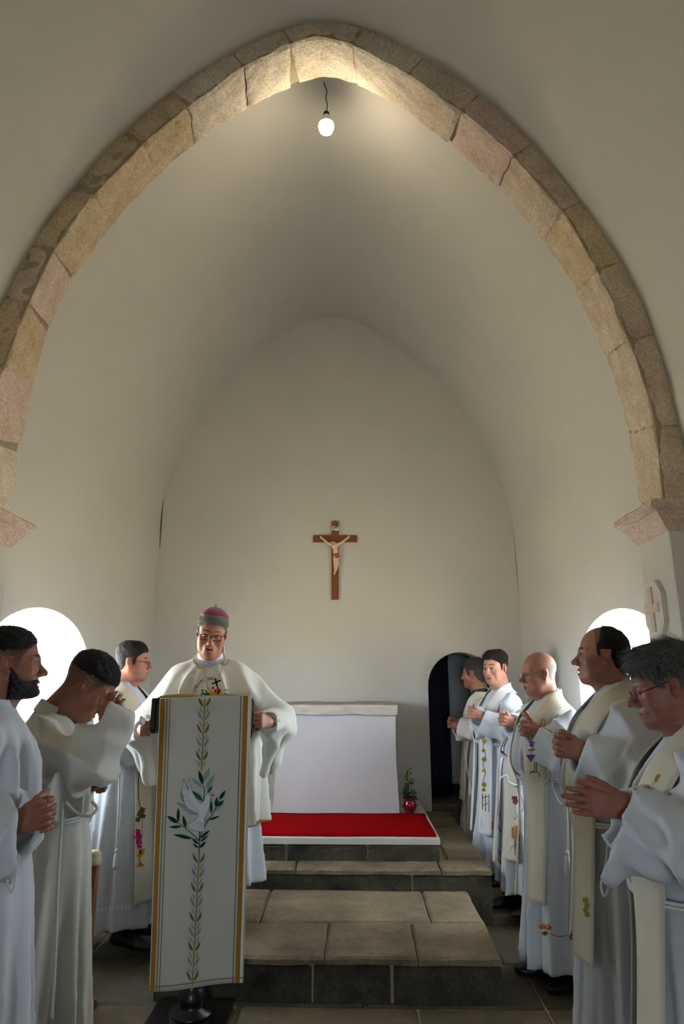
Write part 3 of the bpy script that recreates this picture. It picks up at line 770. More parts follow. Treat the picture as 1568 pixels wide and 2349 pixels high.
def leaf(mb, b, d, L, w, n=5):
    d = Vector(d).normalized(); sd = d.cross(Vector((0.2, -1, 0.1))).normalized(); up = sd.cross(d)
    V = []; F = []
    for i in range(n + 1):
        t = i / n; ww = w * math.sin(math.pi * min(1, t * 0.93 + 0.05)); p = Vector(b) + d * L * t - Vector((0, 0, 1)) * L * 0.35 * t * t
        V += [p - sd * ww, p + up * w * 0.15, p + sd * ww]
    for i in range(n): F += [(3 * i, 3 * i + 1, 3 * i + 4, 3 * i + 3), (3 * i + 1, 3 * i + 2, 3 * i + 5, 3 * i + 4)]
    mb.add(V, F)
st = MB(); st.tube(catmull([(0, 0, 0.10), (0.004, 0, 0.2), (-0.004, 0, 0.28), (0.0, 0, 0.36)], 4), [0.006] * 12 + [0.003], 6); st.obj('stem', mat('plant_stem', lin('#6C7B3A'), 0.6), pl_, True)
for i in range(34):
    z = 0.11 + 0.24 * (i / 34) ** 1.2; a = r.uniform(0, 6.28); L = 0.075 * (1 - i / 50)
    leaf(mb, (0.004 * math.cos(a), 0.004 * math.sin(a), z), (math.cos(a), math.sin(a), r.uniform(0.1, 0.9)), L, L * 0.26)
mb.obj('foliage', mat('plant_leaf', lin('#33451F'), 0.5, 0.35, 30), pl_, True)

# things in the sacristy
MB_ = MB(); cxx = atd(1035, 1700, DB + 0.95)[0]
cab = empty('metal_cabinet', (cxx, DB + 1.0, DZ0), 0, 'grey metal cabinet standing in the dark sacristy', 'cabinet')
GREYM = mat('grey_cabinet_metal', lin('#B4B9C2'), 0.5, 0.05, 4)
MB().box((0, 0, 0.10), (0.5, 0.4, 1.85), 0.006).obj('body', GREYM, cab); MB().box((0.015, -0.016, 0.13), (0.47, 0.0, 1.82), 0.004).obj('door', GREYM, cab)
MB().box((0.02, 0.02, 0), (0.48, 0.38, 0.10)).obj('plinth', SACR, cab)
cu = []
for i in range(25):
    x = atd(992, 1700, DB + 0.8)[0] - 0.06 + 0.20 * i / 24
    cu.append([(x, DB + 0.8 + 0.02 * math.sin(i * 1.5), z) for z in np.linspace(DZ0 + 0.03, 1.95, 8)])
o = link('dark_curtain', gridmesh('dark_curtain', np.array(cu)), mat('navy_curtain', lin('#17172E'), 0.9)); tag(o, 'dark navy curtain hanging left of the cabinet in the sacristy', 'curtain')
o.modifiers.new('thick', 'SOLIDIFY').thickness = 0.004
rough_slab('door_sill', (DX - DR, DB + 0.02, DZ0), (DX + DR, DB + 0.29, DZ0 + 0.06), FLAGD, None)
tag(bpy.data.objects['door_sill'], 'low grey stone sill inside the sacristy doorway', 'sill', None, 'structure')

# carved wooden stand half hidden behind the man who covers his face
wp = atd(199, 2165, 3.55)
ws = empty('wooden_stand', (wp[0], 3.55, 0.0), 0, 'slim brown wooden stand with ivory carved top behind the young man', 'stand')
MB().box((-0.022, -0.022, 0), (0.022, 0.022, 0.62), 0.004).obj('post', WOOD, ws)
mb = MB(); mb.lathe([(0.02, 0.62), (0.034, 0.628), (0.038, 0.645), (0.030, 0.66), (0.036, 0.675), (0.02, 0.69)], n=14); mb.obj('carved_top', mat('ivory_carving', lin('#CBBF94'), 0.5, 0.3, 40), ws, True)
MB().box((-0.06, -0.06, 0), (0.05, 0.06, 0.03), 0.005).obj('foot', WOOD, ws)

# ---- lectern with its banner
LD = 3.33                                  # banner plane
lc = atd(450, 2349, 3.45)
ltop = atd(468, 1600, LD)
bx_ = atd(440, 2290, 3.45)[0]
lec = empty('lectern', (bx_, 3.45, 0), 0, 'dark turned wooden lectern with a sloping top before the steps', 'lectern')
MB().box((-0.19, -0.24, 0.0), (0.17, 0.13, 0.035), 0.006).obj('base_plate', DARKWOOD, lec)
mb = MB(); mb.lathe([(0.10, 0.035), (0.10, 0.05), (0.055, 0.065), (0.062, 0.09), (0.066, 0.11), (0.05, 0.14), (0.04, 0.16), (0.05, 0.185), (0.03, 0.21), (0.032, 0.6), (0.036, 1.2)], n=24); mb.obj('turned_pole', DARKWOOD, lec, True)
mb = MB(); mb.lathe([(0.048, 0.176), (0.058, 0.182), (0.058, 0.194), (0.048, 0.2)], n=24); mb.obj('gold_ring', mat('gold_ring', lin('#B98A3A'), 0.3, metal=0.8), lec, True)
# sloping desk board (faces the reader, high edge towards the nave)
zt = ltop[2]; xa_, xb_ = atd(345, 1605, LD)[0] - bx_, atd(578, 1597, LD)[0] - bx_
dk = MB()
def prism(mb, pts, x0, x1):
    n = len(pts); mb.add([(x0, y_, z) for y_, z in pts] + [(x1, y_, z) for y_, z in pts], [(i, (i + 1) % n, n + (i + 1) % n, n + i) for i in range(n)] + [tuple(range(n - 1, -1, -1)), tuple(range(n, 2 * n))])
prism(dk, [(-0.10, zt - 0.02), (-0.09, zt - 0.004), (0.17, zt - 0.11), (0.17, zt - 0.135), (0.16, zt - 0.145)], xa_, xb_)
dk.obj('desk_board', DARKWOOD, lec)
dk = MB(); prism(dk, [(-0.096, zt - 0.012), (-0.10, zt - 0.150), (-0.075, zt - 0.172), (0.14, zt - 0.175), (0.16, zt - 0.14)], xa_, xa_ + 0.02); prism(dk, [(-0.096, zt - 0.012), (-0.10, zt - 0.150), (-0.075, zt - 0.172), (0.14, zt - 0.175), (0.16, zt - 0.14)], xb_ - 0.02, xb_); prism(dk, [(-0.085, zt - 0.02), (-0.085, zt - 0.165), (-0.07, zt - 0.165), (-0.07, zt - 0.03)], xa_, xb_)
dk.obj('side_cheeks', DARKWOOD, lec)
MB().box((xa_, 0.16, zt - 0.145), (xb_, 0.178, zt - 0.085), 0.004).obj('book_ledge', DARKWOOD, lec)
# open book
bk = empty('open_book', (bx_ + (xa_ + xb_) / 2, 3.45, zt - 0.1), 0, 'large open book with gilt page edges lying on the lectern', 'book')
yb0, yb1 = -0.09, 0.155
def bz(y_): return zt - 0.004 - (y_ + 0.09) * 0.141 / 0.35 - (zt - 0.1)
for sx in (-1, 1):
    n = 12; G = []
    for lay in (0, 1):
        for i in range(n + 1):
            t = i / n; x = sx * t * 0.215; th = (0.004 + 0.016 * (math.sin(math.pi * (0.08 + 0.86 * t)) ** 0.6)) if lay else 0.004
            G.append([(x, yb0, bz(yb0) + th), (x, yb1, bz(yb1) + th)])
    me = gridmesh('pages', np.array(G).reshape(2, n + 1, 2, 3).transpose(1, 0, 2, 3).reshape(n + 1, 4, 3)[:, [0, 1, 3, 2]], closed_v=True)
    o = link('pages', me, mat('gilt_page_edges', lin('#C9A55C'), 0.5, 0.15, 40, stretch=(1, 1, 30)), bk)
    MB().add([(0, yb0 - 0.006, bz(yb0 - .006)), (sx * 0.222, yb0 - 0.006, bz(yb0 - .006)), (sx * 0.222, yb1, bz(yb1)), (0, yb1, bz(yb1)), (0, yb0 - 0.006, bz(yb0) + 0.004), (sx * 0.222, yb0 - 0.006, bz(yb0) + 0.004), (sx * 0.222, yb1, bz(yb1) + 0.004), (0, yb1, bz(yb1) + 0.004)],
             [(0, 1, 2, 3), (4, 5, 6, 7), (0, 1, 5, 4), (1, 2, 6, 5), (2, 3, 7, 6)]).obj('cover', BLACK, bk)
rb = MB(); rp = [atd(*p, 3.5) - np.array([bx_ + (xa_ + xb_) / 2, 3.45, zt - 0.1]) for p in ((578, 1610), (579, 1640), (578, 1665), (576, 1692))]
rb.tube(catmull([tuple(p) for p in rp], 4), 0.004, 5); rb.obj('ribbon_marker', mat('purple_ribbon', lin('#5A1233'), 0.5), bk)

# banner hanging over the front of the lectern
def ban(u, v):
    """u 0..1 left-right, v 0..1 top-bottom on the cloth"""
    tl, tr, bl, br = atd(366, 1603, LD), atd(577, 1596, LD), atd(343, 2273, LD - 0.015), atd(557, 2256, LD - 0.015)
    p = (tl * (1 - u) + tr * u) * (1 - v) + (bl * (1 - u) + br * u) * v
    p = p + np.array([0, -0.006 * math.sin(u * 5 + 0.7) * v - 0.012 * v * math.sin(math.pi * u * 1.7 + 0.5) + 0.004 * math.sin(v * 9 + u * 3) * v, 0])
    return p
G = np.array([[ban(u, v) for v in np.linspace(0, 1, 60)] for u in np.linspace(0, 1, 24)])
over = []
for u in np.linspace(0, 1, 24):
    p = ban(u, 0); over.append([p + np.array([0, dy, dz]) for dy, dz in ((0.06, -0.022), (0.045, -0.012), (0.03, -0.003), (0.008, 0.004))])
G = np.concatenate([np.array(over), G], 1)
FRC = cloth('lectern_banner_cloth', '#C9C6BC', 0.8, wr=0.06)
banner = link('lectern_banner', gridmesh('lectern_banner', G), FRC)
md = banner.modifiers.new('thick', 'SOLIDIFY'); md.thickness = 0.002; md.offset = 1
tag(banner, 'long ivory lectern cloth with gold stripes, olive twigs and a dove', 'banner')

# ---- decals: photo outlines thrown onto a real surface as thin appliqué
def bvh_of(o):
    M = o.matrix_world; return BVHTree.FromPolygons([M @ v.co for v in o.data.vertices], [tuple(p.vertices) for p in o.data.polygons])
class Applique:
    def __init__(s, target, off=0.002, local=None):
        bpy.context.view_layer.update()
        s.b = target if isinstance(target, BVHTree) else bvh_of(target); s.off = off; s.v = []; s.f = []; s.c = []; s.lift = 0.0
    def hit(s, x, y):
        d = Vector(ray(x, y)).normalized(); loc, nrm, i, dist = s.b.ray_cast(Vector(CAMP), d)
        if loc is None: return None
        if nrm.dot(d) > 0: nrm = -nrm
        return loc + nrm * (s.off + s.lift) - d * 0.0005
    def poly(s, pts, colr, maxjump=0.12):
        H = [s.hit(*p) for p in pts]
        if any(h is None for h in H): return
        ds = [(h - Vector(CAMP)).length for h in H]
        if max(ds) - min(ds) > maxjump: return
        n = len(s.v); s.v += H; s.f.append(tuple(range(n, n + len(H)))); s.c += [colr] * len(H)
    def line(s, pts, w, colr, n=1):
        """ribbon along a pixel polyline, w px wide"""
        P = [Vector((p[0], p[1])) for p in pts]
        ws = w if hasattr(w, '__len__') else [w] * len(P)
        for i in range(len(P) - 1):
            t = (P[i + 1] - P[i]); 
            if t.length < 1e-6: continue
            t.normalize(); nn = Vector((-t.y, t.x))
            a, b = P[i], P[i + 1] + t * 0.15
            s.poly([a - nn * ws[i] / 2, b - nn * ws[i + 1] / 2, b + nn * ws[i + 1] / 2, a + nn * ws[i] / 2], colr)
    def leaf(s, b, t, w, colr, bend=0.0, n=6):
        b, t = Vector(b), Vector(t); d = t - b; nn = Vector((-d.y, d.x)).normalized()
        L = []; R = []
        for i in range(n + 1):
            f = i / n; c = b + d * f + nn * bend * math.sin(math.pi * f); ww = w / 2 * math.sin(math.pi * f ** 0.85)
            L.append(c + nn * ww); R.append(c - nn * ww)
        for i in range(n): s.poly([L[i], L[i + 1], R[i + 1], R[i]] if 0 < i < n - 1 else ([b, L[1], R[1]] if i == 0 else [L[i], t, R[i]]), colr)
    def disc(s, c, r, colr, n=10, ry=None):
        ry = ry or r; s.poly([(c[0] + r * math.cos(6.283 * i / n), c[1] + ry * math.sin(6.283 * i / n)) for i in range(n)], colr)
    def build(s, name, parent, label=None):
        if not s.v: return None
        M = parent.matrix_world.inverted()
        me = pymesh(name, [M @ v for v in s.v], s.f, False, s.c)
        o = link(name, me, PRINT, parent); o['kind'] = 'stuff'
        if label: o['label'] = label
        return o
def Z6(p, ox=380, oy=1580, s=5.873): return (ox + p[0] / s, oy + p[1] / s)
DG, GR, PG, OL, BG, GO = lin('#12423A'), lin('#22695A'), lin('#8DA6A0'), lin('#6E6A48'), lin('#8496A0'), lin('#A07632')
# stripes and hems
A = Applique(banner, 0.0012)
for u0, w, c in ((0.035, 0.05, lin('#A9772D')), (0.083, 0.016, lin('#8F8A70')), (0.115, 0.008, lin('#6B6450')), (0.935, 0.05, lin('#A9772D')), (0.975, 0.02, lin('#EDE9DF')), (0.885, 0.008, lin('#4A4A3C'))):
    for i in range(40):
        q = []
        for (du, dv) in ((-.5, 0), (.5, 0), (.5, 1), (-.5, 1)):
            p = ban(min(max(u0 + du * w, 0), 1), (i + dv) / 40); q.append(Vector(p) + Vector((0, -0.0012, 0)))
        n = len(A.v); A.v += q; A.f.append((n, n + 1, n + 2, n + 3)); A.c += [c] * 4
for i in range(23):
    q = [Vector(ban((i + a) / 23, v)) + Vector((0, -0.0014, 0)) for a, v in ((0, 0.985), (1, 0.985), (1, 0.982), (0, 0.982))]
    n = len(A.v); A.v += q; A.f.append((n, n + 1, n + 2, n + 3)); A.c += [lin('#7A735F')] * 4
A.build('gold_stripes', banner, 'gold and olive stripes along the cloth edges')
# central twig with small leaves
A = Applique(banner, 0.0016)
stem_t = lambda y: 470 - (y - 1600) * 8 / 165 if y < 1770 else 457 - (y - 1955) * 16 / 303
A.line([(stem_t(y), y) for y in np.linspace(1603, 1768, 9)], 3.0, GO); A.line([(stem_t(y), y) for y in np.linspace(1955, 2259, 14)], 2.6, GO)
A.lift = 0.0004
rl = random.Random(8)
for ys_, L in ((np.linspace(1622, 1760, 10), 24), (np.linspace(1980, 2250, 17), 25)):
    for i, y_ in enumerate(ys_):
        big_ = i % 2 == 0; ll = L * (1.0 if big_ else 0.72)
        for sg in (-1, 1):
            c = (OL if i % 4 in (0, 3) else BG) if big_ else lin('#9A9C8E')
            A.leaf((stem_t(y_) + sg * 2.5, y_), (stem_t(y_) + sg * (14 if big_ else 10), y_ - ll), 6.0 if big_ else 3.8, c, sg * 1.2)
for y_ in (1634, 1748, 2158):
    for sg in (-1, 1): A.line([(stem_t(y_) + sg * 14, y_ - 3), (stem_t(y_) + sg * 20, y_ - 8), (stem_t(y_) + sg * 25, y_ - 9)], 1.1, lin('#A9A493'))
A.build('olive_twig_print', banner, 'straight gold stem with small grey green leaves')
# dove and olive branches
A = Applique(banner, 0.0018)
for b, t, w in (((515, 1250), (590, 1060), 60), ((540, 1360), (655, 1150), 62), ((495, 1330), (345, 1200), 52), ((262, 1545), (190, 1380), 50), ((305, 1615), (135, 1530), 52), ((435, 1700), (220, 1615), 44), ((655, 1645), (785, 1535), 44), ((528, 1820), (592, 1722), 56), ((395, 1665), (300, 1690), 30)):
    A.leaf(Z6(b), Z6(t), w / 5.87, PG)
A.lift = 0.0005
for p, w, c in (([(505, 1290), (520, 1400), (500, 1520)], 11, GR), ([(447, 2205), (452, 2060), (457, 1925)], 13, DG), ([(450, 2040), (350, 1950), (250, 1865), (165, 1805)], 10, DG), ([(455, 2040), (490, 1925), (560, 1790), (630, 1690), (720, 1500)], 11, DG), ([(450, 2040), (400, 2030), (345, 2015)], 9, DG)):
    A.line([tuple(q)[:2] for q in catmull([Vector((*Z6(k), 0)) for k in p], 5)], w / 5.87, c)
for b, t, w in (((500, 1292), (445, 1095), 56), ((165, 1808), (16, 1710), 62), ((166, 1800), (170, 1595), 42), ((272, 1875), (230, 1700), 46), ((215, 1855), (42, 1863), 40), ((360, 2018), (95, 1960), 50), ((720, 1495), (806, 1365), 50), ((667, 1590), (695, 1450), 42), ((685, 1585), (788, 1500), 46), ((612, 1685), (615, 1500), 34), ((580, 1768), (732, 1712), 32), ((465, 2012), (600, 1900), 38), ((460, 2062), (578, 1970), 32), ((455, 2145), (543, 2050), 44), ((442, 2092), (355, 2022), 34), ((440, 2145), (360, 2083), 28)):
    A.leaf(Z6(b), Z6(t), w / 5.87, DG)
for b, t, w in (((500, 1512), (355, 1372), 60), ((560, 1402), (630, 1305), 40)): A.leaf(Z6(b), Z6(t), w / 5.87, GR)
for c_ in ((650, 1840), (640, 2000), (740, 1740), (230, 1915), (310, 1725), (300, 2060)):
    for k in range(5):
        a = k * 1.257; A.leaf(Z6(c_), Z6((c_[0] + 34 * math.cos(a), c_[1] + 34 * math.sin(a))), 3.0, lin('#CFC9B4'))
A.build('olive_branch_print', banner, 'dark and pale green olive branches')
dove = [(245, 1215), (230, 1300), (221, 1380), (233, 1450), (248, 1520), (265, 1572), (300, 1612), (350, 1642), (400, 1667), (440, 1670), (436, 1710), (410, 1760), (350, 1800), (290, 1825), (310, 1862), (350, 1892), (420, 1916), (470, 1926), (532, 1916), (520, 1850), (520, 1740), (560, 1680), (588, 1600), (600, 1500), (612, 1452), (650, 1432), (625, 1414), (590, 1400), (555, 1414), (530, 1450), (510, 1510), (485, 1545), (450, 1522), (400, 1460), (360, 1390), (335, 1320), (327, 1212), (308, 1204), (303, 1280), (310, 1360), (285, 1330), (262, 1270)]
from mathutils.geometry import tessellate_polygon
A = Applique(banner, 0.0026)
dp = [Z6(p) for p in dove]
for tri in tessellate_polygon([[Vector((*p, 0)) for p in dp]]): A.poly([dp[i] for i in tri], lin('#DCDEE4'))
A.lift = 0.0006
A.line(dp + [dp[0]], 0.75, lin('#2A2622'))
for a, b in (((245, 1400), (330, 1480)), ((240, 1440), (370, 1540)), ((262, 1500), (400, 1590)), ((285, 1560), (420, 1610)), ((320, 1610), (440, 1625)), ((365, 1635), (450, 1640)), ((250, 1310), (300, 1400)), ((268, 1290), (330, 1400)), ((360, 1885), (440, 1790)), ((390, 1900), (450, 1790)), ((420, 1910), (460, 1790)), ((450, 1915), (470, 1790)), ((480, 1918), (480, 1790)), ((505, 1912), (492, 1790)), ((330, 1865), (425, 1795)), ((310, 1845), (410, 1800))):
    A.line([Z6(a), Z6(((a[0] + b[0]) / 2, (a[1] + b[1]) / 2 + 4)), Z6(b)], 0.5, lin('#6A6660'))
A.disc(Z6((597, 1426)), 1.6, lin('#15120F')); A.poly([Z6((622, 1424)), Z6((655, 1433)), Z6((618, 1444))], lin('#3A302A'))
A.build('dove_print', banner, 'white dove with one raised wing outlined in black')
# ------------------------------------------------------------------ people
def rotm(yaw=0, pitch=0, roll=0):
    """head frame -> body frame; +y looks forward, pitch > 0 looks down, yaw > 0 turns to the person's left"""
    return np.array((Matrix.Rotation(yaw, 3, 'Z') @ Matrix.Rotation(-pitch, 3, 'X') @ Matrix.Rotation(roll, 3, 'Y')))
HL = [(-.14, -.085), (-.075, -.078), (-.05, -.05), (-.036, -.02), (-.026, .012), (.002, .016), (.008, -.022), (.024, -.022), (.032, .022), (.05, .044), (.07, .058), (.12, .062)]
def head_parts(P, neck_to, hs, h):
    """returns list of (V,Q,col) for skin, hair list and eye data, in head frame scaled by hs"""
    w = P.get('w', 1.0); jw = P.get('jw', 1.0); dc = P.get('dc', 0.0); ns = P.get('nose', 1.0)
    nl = np.array(neck_to) / hs
    lo = (-.125, min(-.15, nl[1] - .085), min(-.22, nl[2] - .03)); hi = (.125, .145, .165)
    hh = h / hs; g = Grid(lo, hi, hh)
    g.ell((0, -.014, .034), (.077 * w, .099, .086))
    g.ell((0, .026, -.028), (.063 * w, .064, .086), .03)
    for s in (-1, 1):
        g.cap((s * .050 * jw, -.004, -.055), (s * .016 * jw, .066, -.099), .020, .017, .03)
        g.ell((s * .046 * w, .050, -.034), (.022, .028, .028), .02)
    g.ell((0, .077, -.101), (.021, .017, .017), .022)
    if dc > 0:
        g.ell((0, .030, -.112), (.045 * jw, .045, .03 * dc), .03)
        for s in (-1, 1): g.ell((s * .045, .03, -.075), (.026 * dc, .03, .035), .03)
    for s in (-1, 1): g.cap((s * .005, .084, .013), (s * .047, .064, .016), .0115, .009, .016)
    for s in (-1, 1): g.ell((s * .031, .095, -.005), (.019, .017, .0125), .012, '-')
    closed = P.get('closed', 0)
    for s in (-1, 1):
        if closed: g.ell((s * .031, .0735, -.004), (.016, .0145, .0125), .004)
        else:
            g.ell((s * .031, .0715, -.0045), (.0155, .0130, .0115), .004)
            for a, b in (((.017, .0815, -.003), (.031, .0885, .0030)), ((.031, .0885, .0030), (.046, .0775, -.002))): g.cap((s * a[0], a[1], a[2]), (s * b[0], b[1], b[2]), .0036, .0036, .004)
            for a, b in (((.018, .080, -.007), (.031, .0845, -.0115)), ((.031, .0845, -.0115), (.045, .0765, -.007))): g.cap((s * a[0], a[1], a[2]), (s * b[0], b[1], b[2]), .003, .003, .004)
    g.cap((0, .083, .006), (0, .083 + .028 * ns, -.032), .0075, .0105, .013)
    g.cap((0, .070, .010), (0, .082, -.040), .0125, .0135, .012)
    g.ell((0, .083 + .031 * ns, -.0375), (.0115, .0115, .0100), .008)
    for s in (-1, 1): g.ell((s * .0125, .083 + .019 * ns, -.0425), (.0078, .0105, .0075), .006)
    g.ell((0, .079, -.071), (.029, .020, .024), .016)
    op = P.get('mouth', 0.0)
    for s in (-1, 1):
        g.cap((s * .022, .086, -.0745), (0, .0985, -.0690), .0040, .0052, .005)
        g.cap((s * .020, .085, -.0775 - op * .5), (0, .0960, -.0825 - op), .0042, .0062, .005)
    g.ell((0, .102, -.0757 - op * .4), (.021, .012, .0016 + op * .8), .002, '-')
    for s in (-1, 1):
        R = rotm(-s * .30, -.16, 0)
        g.ell((s * .080 * w, -.016, -.008), (.0065, .0185, .026), .005, '+', R); g.ell((s * .078 * w, -.010, -.033), (.0055, .0100, .012), .006, '+', R)
        g.ell((s * .0885 * w, -.008, -.007), (.0095, .0105, .0165), .003, '-', R)
    g.cap((0, -.028, -.045), tuple(nl), .058 * P.get('nk', 1), .066 * P.get('nk', 1), .03)
    g.cap((0, .012, -.085), (nl[0], nl[1] + .02, nl[2]), .040, .05, .03)
    V, Q = g.mesh(smooth=1)
    x, y, z = V[:, 0], V[:, 1], V[:, 2]
    base = np.array(lin(P.get('skin', '#B98468'))); C = np.tile(base, (len(V), 1))
    red = np.array(lin(P.get('flush', '#A85E4C')))
    def mixc(m, c): C[:] = C * (1 - m[:, None]) + np.array(c) * m[:, None]
    mixc(.55 * np.exp(-(((np.abs(x) - .045) / .022) ** 2 + ((y - .06) / .04) ** 2 + ((z + .035) / .022) ** 2)), red)
    mixc(.5 * np.exp(-((x / .016) ** 2 + ((z + .036) / .016) ** 2)) * (y > .085), red)
    mixc(.6 * sstep(np.abs(x), .078 * w, .086 * w) * (np.abs(z + .012) < .045) * (np.abs(y + .01) < .035), red)
    st = P.get('stubble', 0.0)
    if st:
        m = sstep(-z, .052, .07) * sstep(y, -.02, .02) * (1 - np.exp(-((x / .022) ** 2 + ((z + .076) / .012) ** 2))) * sstep(z, -.14, -.118)
        mixc(st * m, lin('#3A2C26'))
    # lips, mouth line, brows, lashes
    mixc(.75 * np.exp(-((x / .019) ** 4 + ((z + .0757 + op * .5) / (.0095 + op * .6)) ** 4)) * (y > .078), lin(P.get('lips', '#9A5246')))
    mixc(.85 * np.exp(-((x / .020) ** 4 + ((z + .0757 + op * .4) / (.0022 + op)) ** 2)) * (y > .075), lin('#3A1A16'))
    bz_ = .0225 + .003 * np.sin(np.clip((np.abs(x) - .014) / .034, 0, 1) * 3.14) - .09 * np.maximum(np.abs(x) - .040, 0)
    bw = P.get('brow', .0042)
    mixc(.92 * np.exp(-((z - bz_) / bw) ** 4) * sstep(np.abs(x), .010, .016) * (1 - sstep(np.abs(x), .046, .054)) * (y > .04), lin(P.get('browc', '#1E1612')))
    if closed: mixc(.7 * np.exp(-((z + .0105) / .0016) ** 2) * (np.abs(np.abs(x) - .031) < .014) * (y > .06), lin('#2A1B16'))
    else: mixc(.6 * np.exp(-((z - .0035 + 18 * (np.abs(x) - .031) ** 2) / .0022) ** 2) * (np.abs(np.abs(x) - .031) < .015) * (y > .072), lin('#2A1B16'))
    # shaved sides: scalp shade where hair is clipped to the skin
    zl = P.get('hl', HL); mk = np.interp(y, [a for a, b in zl], [b for a, b in zl]).astype(np.float32)
    ear = (np.abs(x) > .0745 * w) & (y > -.038) & (y < .010) & (z < .020) & (z > -.05)
    fade = sstep(z - mk, -.008, .006) * (~ear)
    if P.get('hair') or P.get('fuzz'): mixc(fade * (P.get('fade', .7) + P.get('fadeg', 0.0) * sstep(z, -.03, .05)), lin(P.get('scalp', P.get('hair'))))
    out = dict(skin=(V * hs, Q, C))
    if P.get('hair'):
        X, Y, Z = g.pts()
        zl = P.get('hhl', zl)
        zm = np.interp(g.ax[1], [a for a, b in zl], [b for a, b in zl]).astype(np.float32)[None, :, None]
        tt, ts = P.get('top', .014), P.get('side', .003)
        t = ts + (tt - ts) * sstep(Z + 0 * Y, P.get('f0', .03), P.get('f1', .085)) * sstep(-Y, -.12, -.05 + P.get('frontlift', .0)) 
        t = t + P.get('tex', .0022) * (wave(X * 1.0, Y * .45, Z * .8, 5, 420.0, 7) ) * np.clip(t / .008, 0.2, 1)
        m = zm - Z + .004 * wave(X, Y, Z, 9, 220.0)
        em = np.maximum(np.maximum(.076 * w - np.abs(X), 0) + 0 * Y + 0 * Z, 0)
        earb = smax(smax(np.abs(Y + .014) - .0235, np.abs(Z + .014) - .034, .006), .0715 * w - np.abs(X), .004)   # <0 inside the ear box
        m = np.maximum(m, -earb)
        if P.get('hup'):      # upper limit of the hair where the forehead has receded
            zu = np.interp(g.ax[1], [a for a, b in P['hup']], [b for a, b in P['hup']]).astype(np.float32)[None, :, None]
            m = np.maximum(m, (Z - zu + .003 * wave(X, Y, Z, 33, 200.0)) * .6)
        t = t * (.12 + .88 * sstep(-m, -.001, P.get('taper', .022)))
        Hf = smax(g.F - t.astype(np.float32), m.astype(np.float32), .004)
        hv, hq = g.mesh(Hf, smooth=1)
        hc = np.tile(np.array(lin(P['hair'])), (len(hv), 1))
        c1, c2 = np.array(lin(P['hair'])), np.array(lin(P.get('hair2', P['hair'])))
        gs = np.clip(P.get('greytop', .35) + sstep(-hv[:, 2], -.06, .02) * P.get('greyside', .5), 0, 1)[:, None]
        hc = c1 * (1 - gs) + c2 * gs
        # single strands lying on the cut, so that its outline is not a smooth shell
        rs = np.random.RandomState(7); ns_ = P.get('strands', 2600)
        a, b_, c_ = hv[hq[:, 0]], hv[hq[:, 1]], hv[hq[:, 3]]
        nrm = np.cross(b_ - a, c_ - a); nrm /= np.linalg.norm(nrm, axis=1, keepdims=True) + 1e-12
        cen = (hv[hq[:, 0]] + hv[hq[:, 2]]) / 2
        outw = (nrm * (cen - np.array((0, -.014, .0)))).sum(1) > .02
        if P.get('cap'): outw &= (cen[:, 2] * .93 - cen[:, 1] * .36) < P['cap'] - .012
        ids = np.where(outw)[0]; ids = ids[rs.randint(0, len(ids), ns_)]
        p = cen[ids] + rs.normal(0, .001, (ns_, 3)); n_ = nrm[ids]
        topm = sstep(p[:, 2], .05, .10)[:, None]; comb = np.array(P.get('comb', (0, .7, -.1)))
        flow = np.array((0, -.25, -1.0)) * (1 - topm) + comb * topm + rs.normal(0, .28, (ns_, 3))
        flow = flow - n_ * (flow * n_).sum(1)[:, None]; flow /= np.linalg.norm(flow, axis=1, keepdims=True) + 1e-9
        Lh = (P.get('slen', .012) * (.4 + .6 * sstep(p[:, 2], .0, .07)) * rs.uniform(.6, 1.4, ns_))[:, None]
        lift = P.get('lift', .25); tip = p + flow * Lh + n_ * Lh * lift * rs.uniform(.2, 1.0, (ns_, 1)); mid = (p + tip) / 2 + n_ * Lh * .08
        sd_ = np.cross(flow, n_); wd = .00055
        base_ = p - n_ * .001
        SV = np.stack([base_ - sd_ * wd, base_ + sd_ * wd, mid + sd_ * wd, mid - sd_ * wd, tip + sd_ * wd * .3, tip - sd_ * wd * .3], 1).reshape(-1, 3)
        o6 = np.arange(ns_)[:, None] * 6; SQ = np.concatenate([o6 + np.array([[0, 1, 2, 3]]), o6 + np.array([[3, 2, 4, 5]])]) + len(hv)
        gk = np.clip(np.repeat(gs[hq[ids, 0]], 6, 0) + np.repeat(rs.uniform(-.45, .45, (ns_, 1)), 6, 0) * (1 if P.get('hair2') else .1), 0, 1)
        sc_ = (c1 * (1 - gk) + c2 * gk) * np.repeat(rs.uniform(.7, 1.35, (ns_, 1)), 6, 0)
        hv = np.concatenate([hv, SV]).astype(np.float32); hq = np.concatenate([hq, SQ]); hc = np.concatenate([hc, sc_])
        out['hair'] = (hv * hs, hq, hc)
    if P.get('cap'):
        X, Y, Z = g.pts(); up = Z * .93 - Y * .36
        Cf = smax(g.F - P.get('top', .014) - .0055, P['cap'] - up + 0 * X, .003)
        cv, cq = g.mesh(Cf.astype(np.float32), smooth=2); out['cap'] = (cv * hs, cq, None)
    if P.get('beard'):
        X, Y, Z = g.pts()
        bl = smax(np.interp(g.ax[1], [-.02, .0, .012, .03, .05, .066, .075, .12], [-.018, -.018, -.026, -.050, -.064, -.062, -.0575, -.0545]).astype(np.float32)[None, :, None] * -1 + Z + 0 * X, -.128 - Z + 0 * X + 0 * Y, .004)
        bl = np.maximum(bl, -Y - .004 + 0 * X + 0 * Z)
        mo = d_ell(X, Y, Z, (0, .1, -.0765), (.0215, .03, .0115)); bl = np.maximum(bl, -mo)
        th = P['beard'] * (0.35 + 0.65 * sstep(-Z, .06, .10)) + .002 * wave(X, Y, Z, 21, 420.0, 7)
